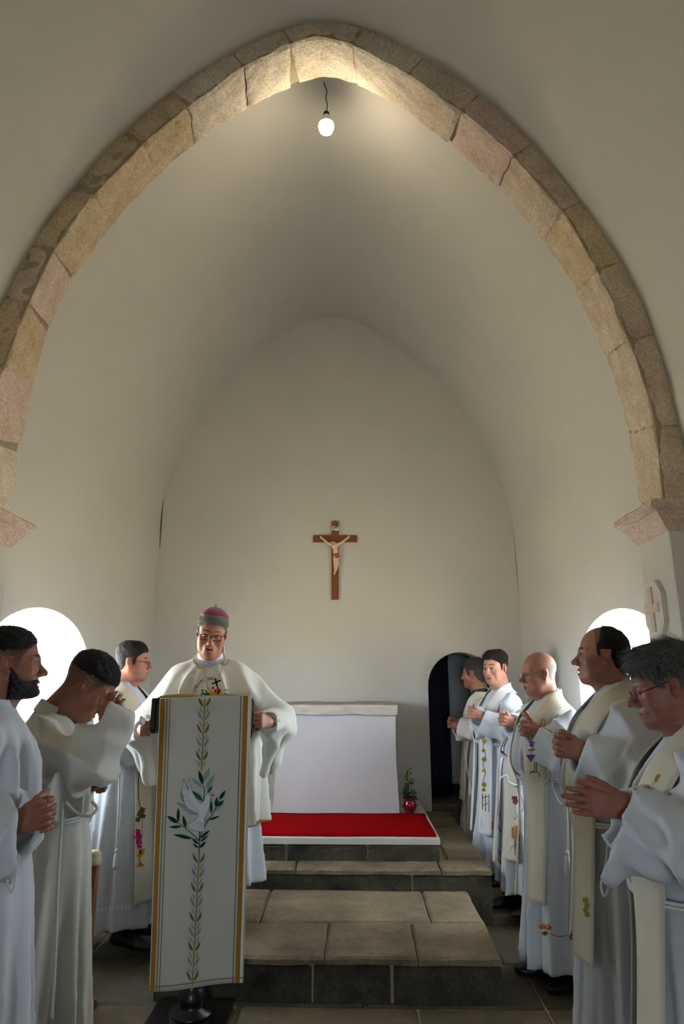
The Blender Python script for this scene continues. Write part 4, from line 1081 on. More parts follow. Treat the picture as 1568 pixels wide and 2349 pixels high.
        th = th * (.1 + .9 * sstep(-bl, -.001, .014))
        Bf = smax(g.F - th.astype(np.float32), (bl + .0025 * wave(X, Y, Z, 12, 300.0)).astype(np.float32), .004)
        bv, bq = g.mesh(Bf, smooth=1)
        out['beard'] = (bv * hs, bq, np.tile(np.array(lin(P['beardc'])), (len(bv), 1)))
    return out

# --- hands
def hand_bones(pose, s=1.0):
    """capsules (a,b,ra,rb,k) in the hand frame: x thumb side, y fingers, z back of hand"""
    B = []
    c1, c2, c3, sp, th = pose['c1'], pose['c2'], pose['c3'], pose.get('spread', 0.03), pose.get('thumb', (.55, .75, -.25))
    cx_ = [.030, .010, -.010, -.028]; ln = [.074, .082, .076, .060]; rr = [.0092, .0095, .0090, .0080]
    for i in range(4):
        B.append(((cx_[i] * .55, .004, 0), (cx_[i], .088 - abs(i - 1) * .004, .002), .0145, .0115, .014))
        dirx = sp * (1.5 - i); p = np.array((cx_[i], .088 - abs(i - 1) * .004, .002)); ang = 0
        for j, (fr, c) in enumerate(((.46, c1), (.30, c2), (.24, c3))):
            cc = c[i] if hasattr(c, '__len__') else c
            ang += cc; d = np.array((dirx * math.cos(ang * .6), math.cos(ang), -math.sin(ang))); d /= np.linalg.norm(d)
            q = p + d * ln[i] * fr; B.append((tuple(p), tuple(q), rr[i] * (1 - .06 * j), rr[i] * (.95 - .09 * j), .004)); p = q
    B.append(((.012, .012, -.006), (.034, .034, -.010), .016, .013, .012))
    p = np.array((.030, .030, -.010)); d = np.array(th); d /= np.linalg.norm(d); bend = pose.get('tbend', (0, .25, 0.25))
    for j, L in enumerate((.042, .032, .024)):
        q = p + d * L; B.append((tuple(p), tuple(q), .0118 - j * .0008, .0112 - j * .0012, .005)); p = q
        d = d + np.array((-bend[1], .12, -bend[2])) * .6; d /= np.linalg.norm(d)
    B.append(((0, -.012, 0), (0, .02, 0), .024, .022, .02)); B.append(((0, -pose.get('stub', .06), 0), (0, -.012, 0), .026, .024, .015))
    return [(np.array(a) * s, np.array(b) * s, ra * s, rb * s, k * s) for a, b, ra, rb, k in B]
CLASP = dict(c1=(1.15, 1.2, 1.2, 1.25), c2=(.95, .95, .95, .95), c3=.45, spread=.10, thumb=(.30, .62, -.62), tbend=(0, .10, .55))
FIST = dict(c1=(1.15, 1.2, 1.25, 1.3), c2=1.35, c3=.8, spread=.01, thumb=(.25, .8, -.55), tbend=(0, .7, .25))
FLAT = dict(c1=(.08, .05, .10, .14), c2=.14, c3=.12, spread=.035, thumb=(.50, .80, -.15), tbend=(0, .2, .1))
RELAX = dict(c1=(.35, .4, .45, .5), c2=.5, c3=.3, spread=.03, thumb=(.5, .8, -.3), tbend=(0, .15, .25))
def basis(F, T):
    F = np.array(F, float); F /= np.linalg.norm(F); T = np.array(T, float); T = T - F * T.dot(F); T /= np.linalg.norm(T)
    return F, T
def hands_mesh(hands, h, base, s=1.0):
    """hands: list of (wrist, finger dir, thumb dir, back dir, pose)"""
    caps = []
    for W, Fd, Td, Zd, pose in hands:
        F, T = basis(Fd, Td); Zv = np.array(Zd, float); Zv = Zv - F * Zv.dot(F) - T * Zv.dot(T); Zv /= np.linalg.norm(Zv)
        M = np.stack([T, F, Zv], 1)
        caps.append([(M @ a + W, M @ b + W, ra, rb, k) for a, b, ra, rb, k in hand_bones(pose, s)])
    out = []
    for cs in caps:
        P = np.array([p for c in cs for p in c[:2]]); g = Grid(P.min(0) - .04, P.max(0) + .04, h)
        for a, b, ra, rb, k in cs: g.cap(a, b, ra, rb, k)
        V, Q = g.mesh(smooth=1); n1 = wave(V[:, 0], V[:, 1], V[:, 2], 4, 120.0)[:, None]
        C = np.tile(np.array(base), (len(V), 1)) * (1 + .06 * n1)
        tips = np.array([c[1] for i, c in enumerate(cs) if c[3] < .0085 * s or i == 18])
        d = np.min(np.linalg.norm(V[:, None] - tips[None], axis=2), axis=1) if len(tips) else np.ones(len(V))
        m = (.35 * np.exp(-(d / .012) ** 2))[:, None]; C = C * (1 - m) + np.array(lin('#B8705C')) * m
        out.append((V, Q, C))
    return out
def ik(S, W, l1, l2, hint):
    d = W - S; L = min(np.linalg.norm(d), (l1 + l2) * .995); u = d / np.linalg.norm(d)
    a = (l1 * l1 - l2 * l2 + L * L) / (2 * L); hgt = math.sqrt(max(l1 * l1 - a * a, 0))
    hint = np.array(hint, float); hint = hint - u * hint.dot(u); hint /= np.linalg.norm(hint)
    return S + u * a + hint * hgt

# --- robe
ZT = np.array([0.0, .30, .60, .90, 1.00, 1.035, 1.09, 1.20, 1.30, 1.37, 1.42, 1.455, 1.485, 1.52])
RX = np.array([.285, .255, .225, .195, .178, .168, .187, .198, .200, .190, .150, .098, .068, .062])
RY = np.array([.250, .222, .195, .168, .152, .146, .165, .172, .165, .140, .108, .082, .068, .064])
class Robe:
    def __init__(s, sc, nb, girth=1.0, belly=0.0, amp=1.0, seed=1, flare=1.0, rx=None, ry=None, cinct=1.035):
        s.sc = sc; s.nb = nb; s.belly = belly; s.amp = amp; s.seed = seed; rs = np.random.RandomState(seed)
        s.rx = (RX if rx is None else np.array(rx)) * girth; s.ry = (RY if ry is None else np.array(ry)) * girth
        up = ZT > 1.40; s.rx = np.where(up, s.rx / girth ** .7, s.rx); s.ry = np.where(up, s.ry / girth ** .7, s.ry)
        low = ZT < .95; s.rx = np.where(low, .2 + (s.rx - .2) * flare, s.rx)
        s.n = [7, 11, 16, 23]; s.ph = rs.uniform(0, 6.28, 4); s.am = np.array([.5, .9, .6, .3]) * rs.uniform(.7, 1.3, 4); s.tw = rs.uniform(-1.2, 1.2, 4)
    def cen(s, z):
        t = sstep(z / s.sc, .92, 1.46); b = s.belly * np.exp(-((z / s.sc - 1.10) / .14) ** 2)
        return s.nb[0] * t, s.nb[1] * t + b * .45
    def d(s, X, Y, Z, fold=1.0):
        zz = Z / s.sc
        rx = np.interp(zz, ZT, s.rx).astype(np.float32) * s.sc; ry = np.interp(zz, ZT, s.ry).astype(np.float32) * s.sc + s.belly * .55 * np.exp(-((zz - 1.10) / .14) ** 2)
        cx_, cy_ = s.cen(Z); px, py = X - cx_, Y - cy_
        q = np.sqrt((px / rx) ** 2 + (py / ry) ** 2) + 1e-6
        d = (q - 1) * np.minimum(rx, ry)
        if fold > 0:
            th = np.arctan2(py, px); f = 0
            for n, p, a, tw in zip(s.n, s.ph, s.am, s.tw):
                f = f + a * (1 - 2 * np.abs(np.sin(.5 * (n * th + p + tw * zz + .5 * np.sin(3 * zz + p)))))
            A = .003 + .025 * sstep(-zz, -1.05, -.25) + .015 * sstep(zz, 1.02, 1.10) * (1 - sstep(zz, 1.30, 1.42))
            A = A * (1 - .8 * np.exp(-((zz - 1.035) / .02) ** 2))
            d = d - f * A * s.amp * fold * sstep(-zz, -1.47, -1.38)
        return d
    def surf(s, p, off, it=14):
        p = np.array(p, float)
        for _ in range(it):
            d = s.d(p[:, 0], p[:, 1], p[:, 2], 0) - off
            n = s.nrm(p); p = p - n * d[:, None] * .8
        return p
    def nrm(s, p):
        e = .004; g = np.stack([s.d(p[:, 0] + (e if i == 0 else 0), p[:, 1] + (e if i == 1 else 0), p[:, 2] + (e if i == 2 else 0), 0) - s.d(p[:, 0] - (e if i == 0 else 0), p[:, 1] - (e if i == 1 else 0), p[:, 2] - (e if i == 2 else 0), 0) for i in range(3)], 1)
        return g / (np.linalg.norm(g, axis=1, keepdims=True) + 1e-9)
def sleeve(g, S, E, W, sc, r=(.082, .088, .075), drop=.075, seed=0, cut=.02, k=.035, fold=1.0, bell=.062, dnp=None):
    """upper arm S-E, forearm E-W ending in a hanging bell cuff"""
    lo = np.minimum(np.minimum(S, E), W) - .22 * sc; hi = np.maximum(np.maximum(S, E), W) + .20 * sc
    sl = g.sl(lo, hi); X, Y, Z = g.pts(sl)
    u = (W - E) / np.linalg.norm(W - E); ua = (E - S) / np.linalg.norm(E - S)
    dn = np.array((0, 0, -1.0)); dn = dn - u * dn.dot(u); nn = np.linalg.norm(dn); dn = dn / nn if nn > .25 else np.zeros(3)
    if dnp is not None:
        dn = np.asarray(dnp) - W; drop = np.linalg.norm(dn) / sc; dn = dn / np.linalg.norm(dn)
    def shape(sh):
        a = d_cap(X, Y, Z, S, E, r[0] * sc - sh, r[1] * sc - sh)
        b = d_cap(X, Y, Z, E, W + u * .04, r[1] * sc - sh, r[2] * sc - sh)
        c = d_cap(X, Y, Z, E + dn * .02 * sc, W + u * .02 + dn * drop * sc, .05 * sc - sh, bell * sc - sh)
        return smin(smin(a, b, .05), c, .07)
    A = shape(0)
    ld = d_cap(X, Y, Z, S, W, 0, 0)
    al = X * u[0] + Y * u[1] + Z * u[2]; el = float(E @ u)
    cdir = dn if np.linalg.norm(dn) > .5 else np.cross(u, (0, 0, 1.0))
    cc = X * cdir[0] + Y * cdir[1] + Z * cdir[2]; wv = wave(X, Y, Z, seed + 8, 9.0, 4)
    near_el = np.exp(-((al - el) / .12) ** 2)
    f = wave(X, Y, Z, seed + 3, 20.0, 5) * .008
    f = f + (1 - 2 * np.abs(np.sin((al - el) * 30 + 2.4 * wv))) * .014 * near_el
    f = f + (1 - 2 * np.abs(np.sin(cc * 26 + 3.0 * wv + (al - el) * 7))) * .015 * (1 - .5 * near_el)
    A = A - f * fold
    cutd = (X - W[0]) * u[0] + (Y - W[1]) * u[1] + (Z - W[2]) * u[2] + cut
    solid = A
    A = smax(A, cutd + .012 * wave(X, Y, Z, seed + 6, 14.0, 3), .008)
    inner = np.maximum(solid + .027, -(cutd + .055))
    lim = d_cap(X, Y, Z, E + u * .05, W + u * .10, .13 * sc, .13 * sc)     # keep the hollow to the forearm
    A = smax(A, -np.maximum(inner, lim), .005)
    g.put(sl, A.astype(np.float32), k, '+')
def ribbon(name, robe, path, w0, w1, off, mtl, parent, n=70, m=7, grow=0.0):
    P = np.array([tuple(p) for p in catmull([tuple(q) for q in path], 10)])
    s = np.r_[0, np.cumsum(np.linalg.norm(np.diff(P, axis=0), axis=1))]; t = np.linspace(0, s[-1], n)
    P = np.stack([np.interp(t, s, P[:, i]) for i in range(3)], 1)
    offs = off + grow * np.linspace(0, 1, n)
    P = robe.surf(P, offs)
    N = robe.nrm(P); T = np.gradient(P, axis=0); T /= np.linalg.norm(T, axis=1, keepdims=True)
    for _ in range(6): N[1:-1] = (N[:-2] + N[1:-1] * 2 + N[2:]) / 4
    Sd = np.cross(T, N); Sd /= np.linalg.norm(Sd, axis=1, keepdims=True)
    W = np.linspace(w0, w1, n) / 2
    G = np.zeros((n, m, 3))
    for j in range(m):
        a = -1 + 2 * j / (m - 1); G[:, j] = robe.surf(P + Sd * (W * a)[:, None], offs, 8)
    for _ in range(3): G[1:-1] = (G[:-2] + G[1:-1] * 2 + G[2:]) / 4
    nn = robe.nrm(G[:, m // 2]); toward = np.sum(np.cross(G[n // 2 + 1, m // 2] - G[n // 2, m // 2], G[n // 2, m // 2 + 1] - G[n // 2, m // 2]) * nn[n // 2])
    o = link(name, gridmesh(name, G), mtl, parent)
    md = o.modifiers.new('thick', 'SOLIDIFY'); md.thickness = .004; md.offset = 1 if toward > 0 else -1
    return o, G
def glasses(parent, M, hs, shape='oval', lensr=(.023, .016), rim=.0013, mtl=FRAMEM, drop=.0):
    mb = MB(); pts = lambda p: tuple(M(np.array(p) * hs))
    for s in (-1, 1):
        c = (s * .0325, .103, -.008 - drop)
        ring = []
        for i in range(28):
            a = 2 * math.pi * i / 28; e = 2 if shape == 'oval' else 4.5
            ca, sa = math.cos(a), math.sin(a); q = (abs(ca) ** e + abs(sa) ** e) ** (-1 / e)
            ring.append(pts((c[0] + lensr[0] * ca * q, c[1] - .25 * abs(c[0] + lensr[0] * ca * q) ** 2 * 6, c[2] + lensr[1] * sa * q)))
        mb.tube(ring, rim * hs, 6, closed=True)
        le = MB(); le.add(ring, [tuple(range(28))]); lo = le.obj('lens', LENS, None); s_l = lo
        s_l.parent = parent; lenses.append(s_l)
        mb.tube([pts((s * .056, .088, -.003 - drop)), pts((s * .070, .070, .000 - drop)), pts((s * .081, .005, .004)), pts((s * .082, -.018, .004)), pts((s * .078, -.034, -.012))], rim * hs * 1.1, 6)
    mb.tube([pts((-.0105, .102, -.004 - drop)), pts((0, .106, -.001 - drop)), pts((.0105, .102, -.004 - drop))], rim * hs, 6)
    o = mb.obj('glasses', mtl, parent, True)
    for l in list(lenses): l.parent = o
    lenses.clear(); return o
lenses = []
def shoe(parent, p, yaw, sc):
    g = Grid((-.07, -.14, 0), (.07, .20, .13), .006)
    g.ell((0, .10, .022), (.042, .085, .030)); g.ell((0, -.06, .03), (.034, .065, .035), .03); g.cap((0, -.05, .05), (0, .06, .035), .036, .036, .03); g.cap((0, -.06, .05), (0, -.065, .11), .036, .04, .02)
    g.F = np.maximum(g.F, .004 - g.pts()[2])
    V, Q = g.mesh(smooth=1); o = link('shoe', quadmesh('shoe', V * sc, Q), SHOE, parent); o.location = p; o.rotation_euler = (0, 0, yaw); return o
def wpos(px, d): return atd(px[0], px[1], d)

def person(S):
    """build one figure from its spec; returns handles for embroidery"""
    psi = math.radians(S['psi']); z0 = S.get('z0', 0.0)
    b = atd(S['body'][0], S['body'][1], S['bd']); root = empty('person', (b[0], b[1], z0), psi - math.pi / 2, S['label'], 'person', S.get('group'))
    R = np.array(Matrix.Rotation(-(psi - math.pi / 2), 3, 'Z')); org = np.array((b[0], b[1], z0))
    L = lambda p: R @ (np.asarray(p) - org)
    hs = S.get('hs', 1.0); hp = L(atd(*S['head'], S['hd']))
    yaw = math.radians(S['hpsi'] - S['psi']); pit = math.radians(S.get('pitch', 0)); rol = math.radians(S.get('roll', 0))
    RH = rotm(yaw, pit, rol); RN = rotm(yaw * .5, pit * .55, rol * .5)
    nb = hp + RN @ (np.array((0, -.042, -.168)) * hs); nb[2] += S.get('nup', 0)
    sc = nb[2] / 1.462
    if 'lean' in S: nb[:2] += S['lean']
    nb2 = np.array((nb[0], nb[1]))
    robe = Robe(sc, nb2, S.get('girth', 1), S.get('belly', 0), S.get('amp', 1), S.get('seed', 1), S.get('flare', 1), S.get('rx'), S.get('ry'))
    res = S.get('res', .011)
    # ---- arms
    arms = {}
    if 'clasp' in S:
        cpx, cd_ = S['clasp']; Cc = L(atd(*cpx, cd_)); tl = math.radians(S.get('ctilt', 12)); ty = math.radians(S.get('cyaw', 0))
        Fv = np.array((-math.sin(ty) * math.cos(tl), math.cos(ty) * math.cos(tl), math.sin(tl))); Rv = np.array((math.cos(ty), math.sin(ty), 0)); Uv = np.cross(Rv, Fv)
        for side, sg in (('r', 1), ('l', -1)):
            a = S.setdefault('arm_' + side, {}); a = dict(a); S['arm_' + side] = a
            a['wl'] = Cc - Fv * .062 + Rv * sg * .021 + Uv * (.005 * sg)
            a['hand'] = dict(F=Fv - Rv * sg * .10, T=Uv, B=Rv * sg, pose=S.get('cpose', CLASP))
    for side, sg in (('r', 1), ('l', -1)):
        a = S.get('arm_' + side)
        Sh = np.array((sg * .165 * S.get('girth', 1) ** .5 * sc + nb2[0] * .95, nb2[1] * .92, 1.365 * sc))
        W = L(wpos(*a['w'])) if 'w' in a else np.array(a['wl'])
        E = L(wpos(*a['e'])) if 'e' in a else ik(Sh, W, .285 * sc, .255 * sc, a.get('hint', (sg * .8, -.35, -.8)))
        arms[side] = (Sh, E, W, a)
    # ---- skin: head, hands, hidden core of the body
    base = lin(S['face'].get('skin', '#B98468'))
    hp_parts = head_parts(S['face'], RH.T @ (nb - hp), hs, S.get('hres', .003))
    Mh = lambda v: (RH @ np.asarray(v).T).T + hp
    parts = [(Mh(hp_parts['skin'][0]), hp_parts['skin'][1], hp_parts['skin'][2])]
    hl = []
    for side in ('r', 'l'):
        Sh, E, W, a = arms[side]; h = a.get('hand')
        if h: hl.append((W, h['F'], h['T'], h['B'], h['pose']))
    if hl: parts += hands_mesh(hl, S.get('handres', .003), lin(S.get('handc', S['face'].get('skin', '#B98468'))), sc * S.get('hscale', 1.0))
    g = Grid((-.45, -.3, .03), (.45, .55, 1.5 * sc), .02)
    g.cap((nb2[0], nb2[1], 1.44 * sc), (nb2[0] * .8, nb2[1] * .8, 1.28 * sc), .05, .09, .03); g.cap((nb2[0] * .8, nb2[1] * .8, 1.28 * sc), (0, 0, .95 * sc), .095, .10, .05)
    for sg, side in ((1, 'r'), (-1, 'l')):
        Sh, E, W, a = arms[side]; Sc = Sh * np.array((.85, 1, 1)) - np.array((0, 0, .05)); g.cap(Sc, E, .030, .028, .03); g.cap(E, W, .028, .022, .02); g.cap((nb2[0], nb2[1], 1.31 * sc), Sc, .05, .03, .03)
        g.cap((sg * .07, 0, .92 * sc), (sg * .085, .02, .5 * sc), .07, .05, .04); g.cap((sg * .085, .02, .5 * sc), (sg * .09, 0, .09), .048, .035, .02)
    v, q = g.mesh(smooth=1); parts.append((v, q, np.tile(np.array(base), (len(v), 1))))
    V, Q, C = joinmeshes(parts)
    body = link('body', quadmesh('body', V, Q, C), SKIN, root)
    if 'cap' in hp_parts:
        v, q, c = hp_parts['cap']; cp = link('skullcap', quadmesh('skullcap', Mh(v), q), mat('magenta_silk', lin('#8E1A5A'), .45, .1, 20, sheen=.3), root)
        mb = MB(); mb.tube([tuple(Mh(np.array(p) * hs)) for p in ((0, -.045, .128), (0, -.049, .150))], .0022, 6); mb.obj('stem', mat('dark_magenta_cord', lin('#4A1330'), .7), cp)
    for nm in ('hair', 'beard'):
        if nm in hp_parts:
            v, q, c = hp_parts[nm]; tag(link(nm, quadmesh(nm, Mh(v), q, c), HAIR, root), kind='stuff')
    if not S['face'].get('closed'):
        ed = S['face'].get('look', (0, 0))
        for s in (-1, 1):
            bm = bmesh.new(); bmesh.ops.create_uvsphere(bm, u_segments=20, v_segments=14, radius=.0125)
            me = bpy.data.meshes.new('eye'); bm.to_mesh(me); bm.free()
            n = np.zeros(len(me.vertices) * 3, np.float32); me.vertices.foreach_get('co', n); n = n.reshape(-1, 3)
            dr = np.array((ed[0], 1.0, ed[1]), float); dr /= np.linalg.norm(dr); ca = (n / .0125) @ dr
            cc = np.where((ca > .74)[:, None], np.array(lin(S['face'].get('iris', '#2A1C14'))), np.array(lin('#A0948C'))); cc = np.where((ca > .94)[:, None], 0.004, cc)
            vv = Mh((n + np.array((s * .031, .0768, -.0045))) * hs); me.vertices.foreach_set('co', vv.astype(np.float32).ravel())
            setcol(me, cc); me.polygons.foreach_set('use_smooth', [True] * len(me.polygons)); link('eye', me, mat('eye', attr=True, rough=0.15), root)
    # ---- alb
    hem = S.get('hem', .07)
    g = Grid((-.52 * sc, -.36 * sc, hem - .03), (.52 * sc, .66 * sc, 1.56 * sc), res)
    X, Y, Z = g.pts(); g.F = robe.d(X, Y, Z).astype(np.float32)
    g.F = np.maximum(g.F, (hem + .010 * np.sin(3 * np.arctan2(Y, X)) - Z).astype(np.float32)); g.F = np.maximum(g.F, (Z - 1.525 * sc + .35 * (Y - nb2[1])).astype(np.float32))
    # neck hole
    neck = d_cap(X, Y, Z, (nb2[0], nb2[1] + .005, 1.44 * sc), (nb2[0] * 1.1, nb2[1] * 1.1 + .01, 1.62 * sc), .058 * hs, .066 * hs)
    g.F = smax(g.F, -neck, .006).astype(np.float32)
    if S.get('custom'): S['custom'](g, robe, arms, sc, nb2)
    if not S.get('nosleeve'):
        for i, side in enumerate(('r', 'l')):
            Sh, E, W, a = arms[side]
            sleeve(g, Sh, E, W, sc, a.get('r', (.084, .088, .072)), a.get('drop', .075), S.get('seed', 1) * 7 + i, a.get('cut', .015), a.get('k', .03), a.get('fold', 1.0), a.get('bell', .062), L(wpos(*a['dn'])) if 'dn' in a else None)
    v, q = g.mesh(smooth=2)
    alb = link(S.get('robe_name', 'alb'), quadmesh('alb', v, q), S.get('cloth', WHITE), root)
    # ---- collar
    mb = MB(); ring = []
    cpos = np.array((nb2[0] * 1.02, nb2[1] * 1.02 + .004, 1.485 * sc))
    nv = (hp - nb); nv = nv / np.linalg.norm(nv); nv = nv * .5 + np.array((0, 0, .5)); nv /= np.linalg.norm(nv)
    t1 = np.cross(nv, (0, 1, 0)); t1 /= np.linalg.norm(t1); t2 = np.cross(nv, t1)
    rr = .066 * hs * S['face'].get('nk', 1); G = []
    for i in range(33):
        a = 2 * math.pi * i / 32; rd = t1 * math.cos(a) + t2 * math.sin(a)
        G.append([cpos + rd * (rr * e) + nv * z for e, z in ((1.16, -.028), (1.12, -.008), (1.07, .014), (1.05, .020), (.98, .018), (.98, -.02))])
    link('collar', gridmesh('collar', np.array(G)), S.get('collar', S.get('cloth', WHITE)), root)
    H = dict(root=root, robe=robe, sc=sc, L=L, alb=alb, body=body, nb=nb2, arms=arms, Mh=Mh, hs=hs, hp=hp)
    # ---- stole
    if S.get('stole'):
        st = S['stole']; end = st.get('end', .42); xs_ = st.get('x', .095); G = []
        H['stole'] = []
        for sg in (1, -1):
            e = end if not hasattr(end, '__len__') else end[0 if sg > 0 else 1]
            q = [(0, -.09, 1.47), (sg * .055, -.07, 1.468), (sg * .095, -.01, 1.455), (sg * (xs_ + .012), .06, 1.41), (sg * (xs_ + .012), .11, 1.33), (sg * xs_, .14, 1.2), (sg * xs_, .16, 1.03), (sg * xs_ * 1.02, .18, .8), (sg * xs_ * 1.08, .2, e)]
            q = [np.array((a * sc + nb2[0] * float(sstep(c, .92, 1.46)), bb * sc + nb2[1] * float(sstep(c, .92, 1.46)), c * sc)) for a, bb, c in q]
            o, gg = ribbon('stole', robe, q, st.get('w', .11) * sc, st.get('w2', .135) * sc, st.get('off', .012), st.get('mat', CREAM), root, grow=st.get('grow', .022))
            H['stole'].append(o)
    # ---- cincture
    if S.get('cinct', 1):
        zc_ = S.get('cz', 1.037) * sc; th = np.linspace(0, 2 * math.pi, 49)[:-1]
        P = np.stack([.2 * np.cos(th), .2 * np.sin(th), np.full(48, zc_) + .006 * np.sin(2 * th)], 1); P = robe.surf(P, .007 + (.014 if S.get('stole') else 0))
        c = empty('cincture'); c.parent = root
        mb = MB(); mb.tube([tuple(p) for p in P], .0055, 8, closed=True); mb.tube([tuple(p + np.array((0, 0, .011))) for p in P], .0055, 8, closed=True); mb.obj('waist_cord', CORD, c, True)
        for pts_ in S.get('cords', []):
            pl = [L(atd(x, y, d)) for x, y, d in pts_['p']]
            mb = MB(); mb.tube([tuple(p) for p in catmull([tuple(p) for p in pl], 8)], pts_.get('r', .005), 7); co = mb.obj('hanging_cord', CORD, c, True)
            if pts_.get('tassel'):
                e = pl[-1]; tm = MB(); tm.lathe([(.003, .01), (.011, .004), (.013, -.006), (.009, -.014), (.012, -.02), (.017, -.07), (.019, -.098), (.001, -.1)], tuple(e), 12); tm.obj('tassel', CORD, c, True)
    if S.get('shoes'):
        for sg in (1, -1): shoe(root, (sg * .095, S.get('shoey', .06) + sg * .03, 0.0), sg * -.15, sc)
    if S.get('glasses'): glasses(root, Mh, hs, **S['glasses'])
    bpy.context.view_layer.update()
    return H
# cast: each figure placed by its head, waist and hands
def chz(y): return None
FADE = [(-.14, .03), (-.05, .035), (.0, .04), (.03, .044), (.05, .050), (.07, .060), (.12, .064)]
FACE_L1 = dict(skin='#A06C56', flush='#8E4E40', hair='#17110E', top=.011, side=.002, fade=.22, fadeg=.55, scalp='#2A1E19', hhl=FADE, f0=.035, f1=.075, beard=.009, stubble=.75, beardc='#150F0C', brow=.0052, browc='#120C0A', w=.97, nose=1.08, mouth=.002)
L1 = person(dict(label='bearded young man in a white alb with hands clasped, at the left edge', psi=15, body=(-30, 1850), bd=2.14, head=(24, 1520), hd=2.14, hpsi=30, pitch=0, hs=.90, face=FACE_L1, seed=3,
    clasp=((96, 1872), 2.04), cyaw=5, arm_r=dict(hint=(.5, -.7, -.7), drop=.12, bell=.07), arm_l=dict(hint=(-.6, -.6, -.8)), hem=.06, res=.010, hres=.0026, handres=.0024,
    cords=[dict(p=[(8, 1930, 1.95), (18, 2030, 1.95), (30, 2040, 1.95), (42, 1960, 1.96)], r=.003)]))

FACE_L2 = dict(skin='#8F5C44', flush='#7E4636', hair='#1A1310', top=.010, side=.002, fade=.22, fadeg=.5, scalp='#2A1E19', hhl=[(-.14, .01), (-.05, .02), (.0, .035), (.03, .042), (.05, .050), (.07, .056), (.12, .058)], f0=.02, f1=.07, brow=.0045, browc='#120C0A', w=.96, closed=1, nk=.80)
L2 = person(dict(label='dark-haired young man in a cream alb covering his bowed face with one hand', psi=18, body=(128, 1840), bd=2.76, head=(204, 1572), hd=2.70, hpsi=22, pitch=42, hs=1.04, face=FACE_L2, seed=5, cloth=WARM, girth=.96, lean=(0, -.02), nup=.03,
    arm_r=dict(w=((247, 1672), 2.53), e=((206, 1752), 2.51), hand=dict(F=(-.10, .10, 1), T=(-.3, -.9, 0), B=(.5, .8, .3), pose=RELAX), drop=.0, dn=((285, 1678), 2.53), bell=.052, r=(.085, .092, .066), cut=-.095, fold=1.6, k=.03),
    arm_l=dict(w=((196, 1800), 2.80), hint=(-.6, -.7, -.6), hand=dict(F=(.35, .9, .15), T=(.2, -.1, 1), B=(-.6, .6, .1), pose=FIST), drop=.11, bell=.05), hem=.06, res=.010, hres=.0028, handres=.0026,
    cords=[dict(p=[(150, 1840, 2.57), (175, 1865, 2.59), (205, 1872, 2.60), (222, 1855, 2.62), (210, 1838, 2.62)], r=.006), dict(p=[(143, 1840, 2.57), (140, 1900, 2.55), (131, 2050, 2.51), (126, 2200, 2.49), (118, 2340, 2.47)], r=.006)]))

FACE_L3 = dict(skin='#BC7F69', flush='#B0604E', hair='#241812', top=.020, side=.005, fade=.8, brow=.0045, browc='#241812', w=1.05, jw=1.12, dc=.8, stubble=.35, nose=.98, look=(0, 0))
L3 = person(dict(label='priest in thin glasses and embroidered cream stole standing left of the lectern', psi=-12, body=(287, 1850), bd=4.28, head=(306, 1517), hd=4.26, hpsi=8, pitch=3, hs=.97, z0=.055, face=FACE_L3, seed=8, girth=1.06, belly=.03,
    arm_r=dict(w=((328, 1700), 4.10), hint=(.7, -.5, -.8), hand=dict(F=(-.5, .8, .1), T=(0, .1, 1), B=(.8, .5, 0), pose=RELAX), drop=.10, bell=.065), arm_l=dict(w=((346, 1712), 4.22), hint=(-.7, -.4, -.8), hand=dict(F=(.6, .8, .0), T=(0, .1, 1), B=(-.8, .5, 0), pose=RELAX), drop=.16, bell=.05),
    stole=dict(end=(.245, .30), x=.10, w=.115, w2=.145), hem=.10, shoes=1, shoey=.10, glasses=dict(lensr=(.021, .014)), res=.0115, hres=.0032, handres=.0032,
    cords=[dict(p=[(274, 1775, 4.03), (272, 1860, 4.02), (268, 1950, 4.02)], tassel=1)]))

# bishop
FACE_B = dict(skin='#BC8068', flush='#AA5E4E', hair='#7E7A76', hair2='#C4C1BC', slen=.018, strands=3600, greyside=.6, top=.012, side=.005, fade=.55, brow=.0035, browc='#5A4C44', w=1.02, jw=1.06, dc=.7, nose=1.05, closed=1, cap=.082, mouth=.002)
BX = np.array([.30, .275, .25, .225, .205, .205, .205, .205, .205, .195, .150, .098, .072, .066]); BY = np.array([.25, .225, .2, .175, .165, .165, .165, .165, .165, .14, .11, .085, .07, .066])
B = person(dict(label='bishop in magenta skullcap and ivory chasuble reading at the lectern', psi=-90, body=(492, 1700), bd=4.11, head=(486, 1449), hd=3.76, hpsi=-80, pitch=19, roll=-6, hs=1.0, z0=.20, face=FACE_B, seed=11, rx=BX, ry=BY, hem=.19, nosleeve=1, cinct=0, girth=1.02,
    arm_l=dict(w=((613, 1656), 3.48), e=((644, 1656), 3.90), hand=dict(F=(.28, .9, .12), T=(0, -.15, 1), B=(-1, .25, .1), pose=dict(FIST, stub=.05))), arm_r=dict(w=((327, 1674), 3.48), e=((322, 1676), 3.90), hand=dict(F=(-.28, .9, .12), T=(0, -.15, 1), B=(1, .25, .1), pose=dict(FIST, stub=.05))),
    glasses=dict(shape='rect', lensr=(.0245, .0155), rim=.0021), collar=cloth('white_collar', '#E9EAEC'), res=.0115, hres=.0028, handres=.0026, shoes=1))
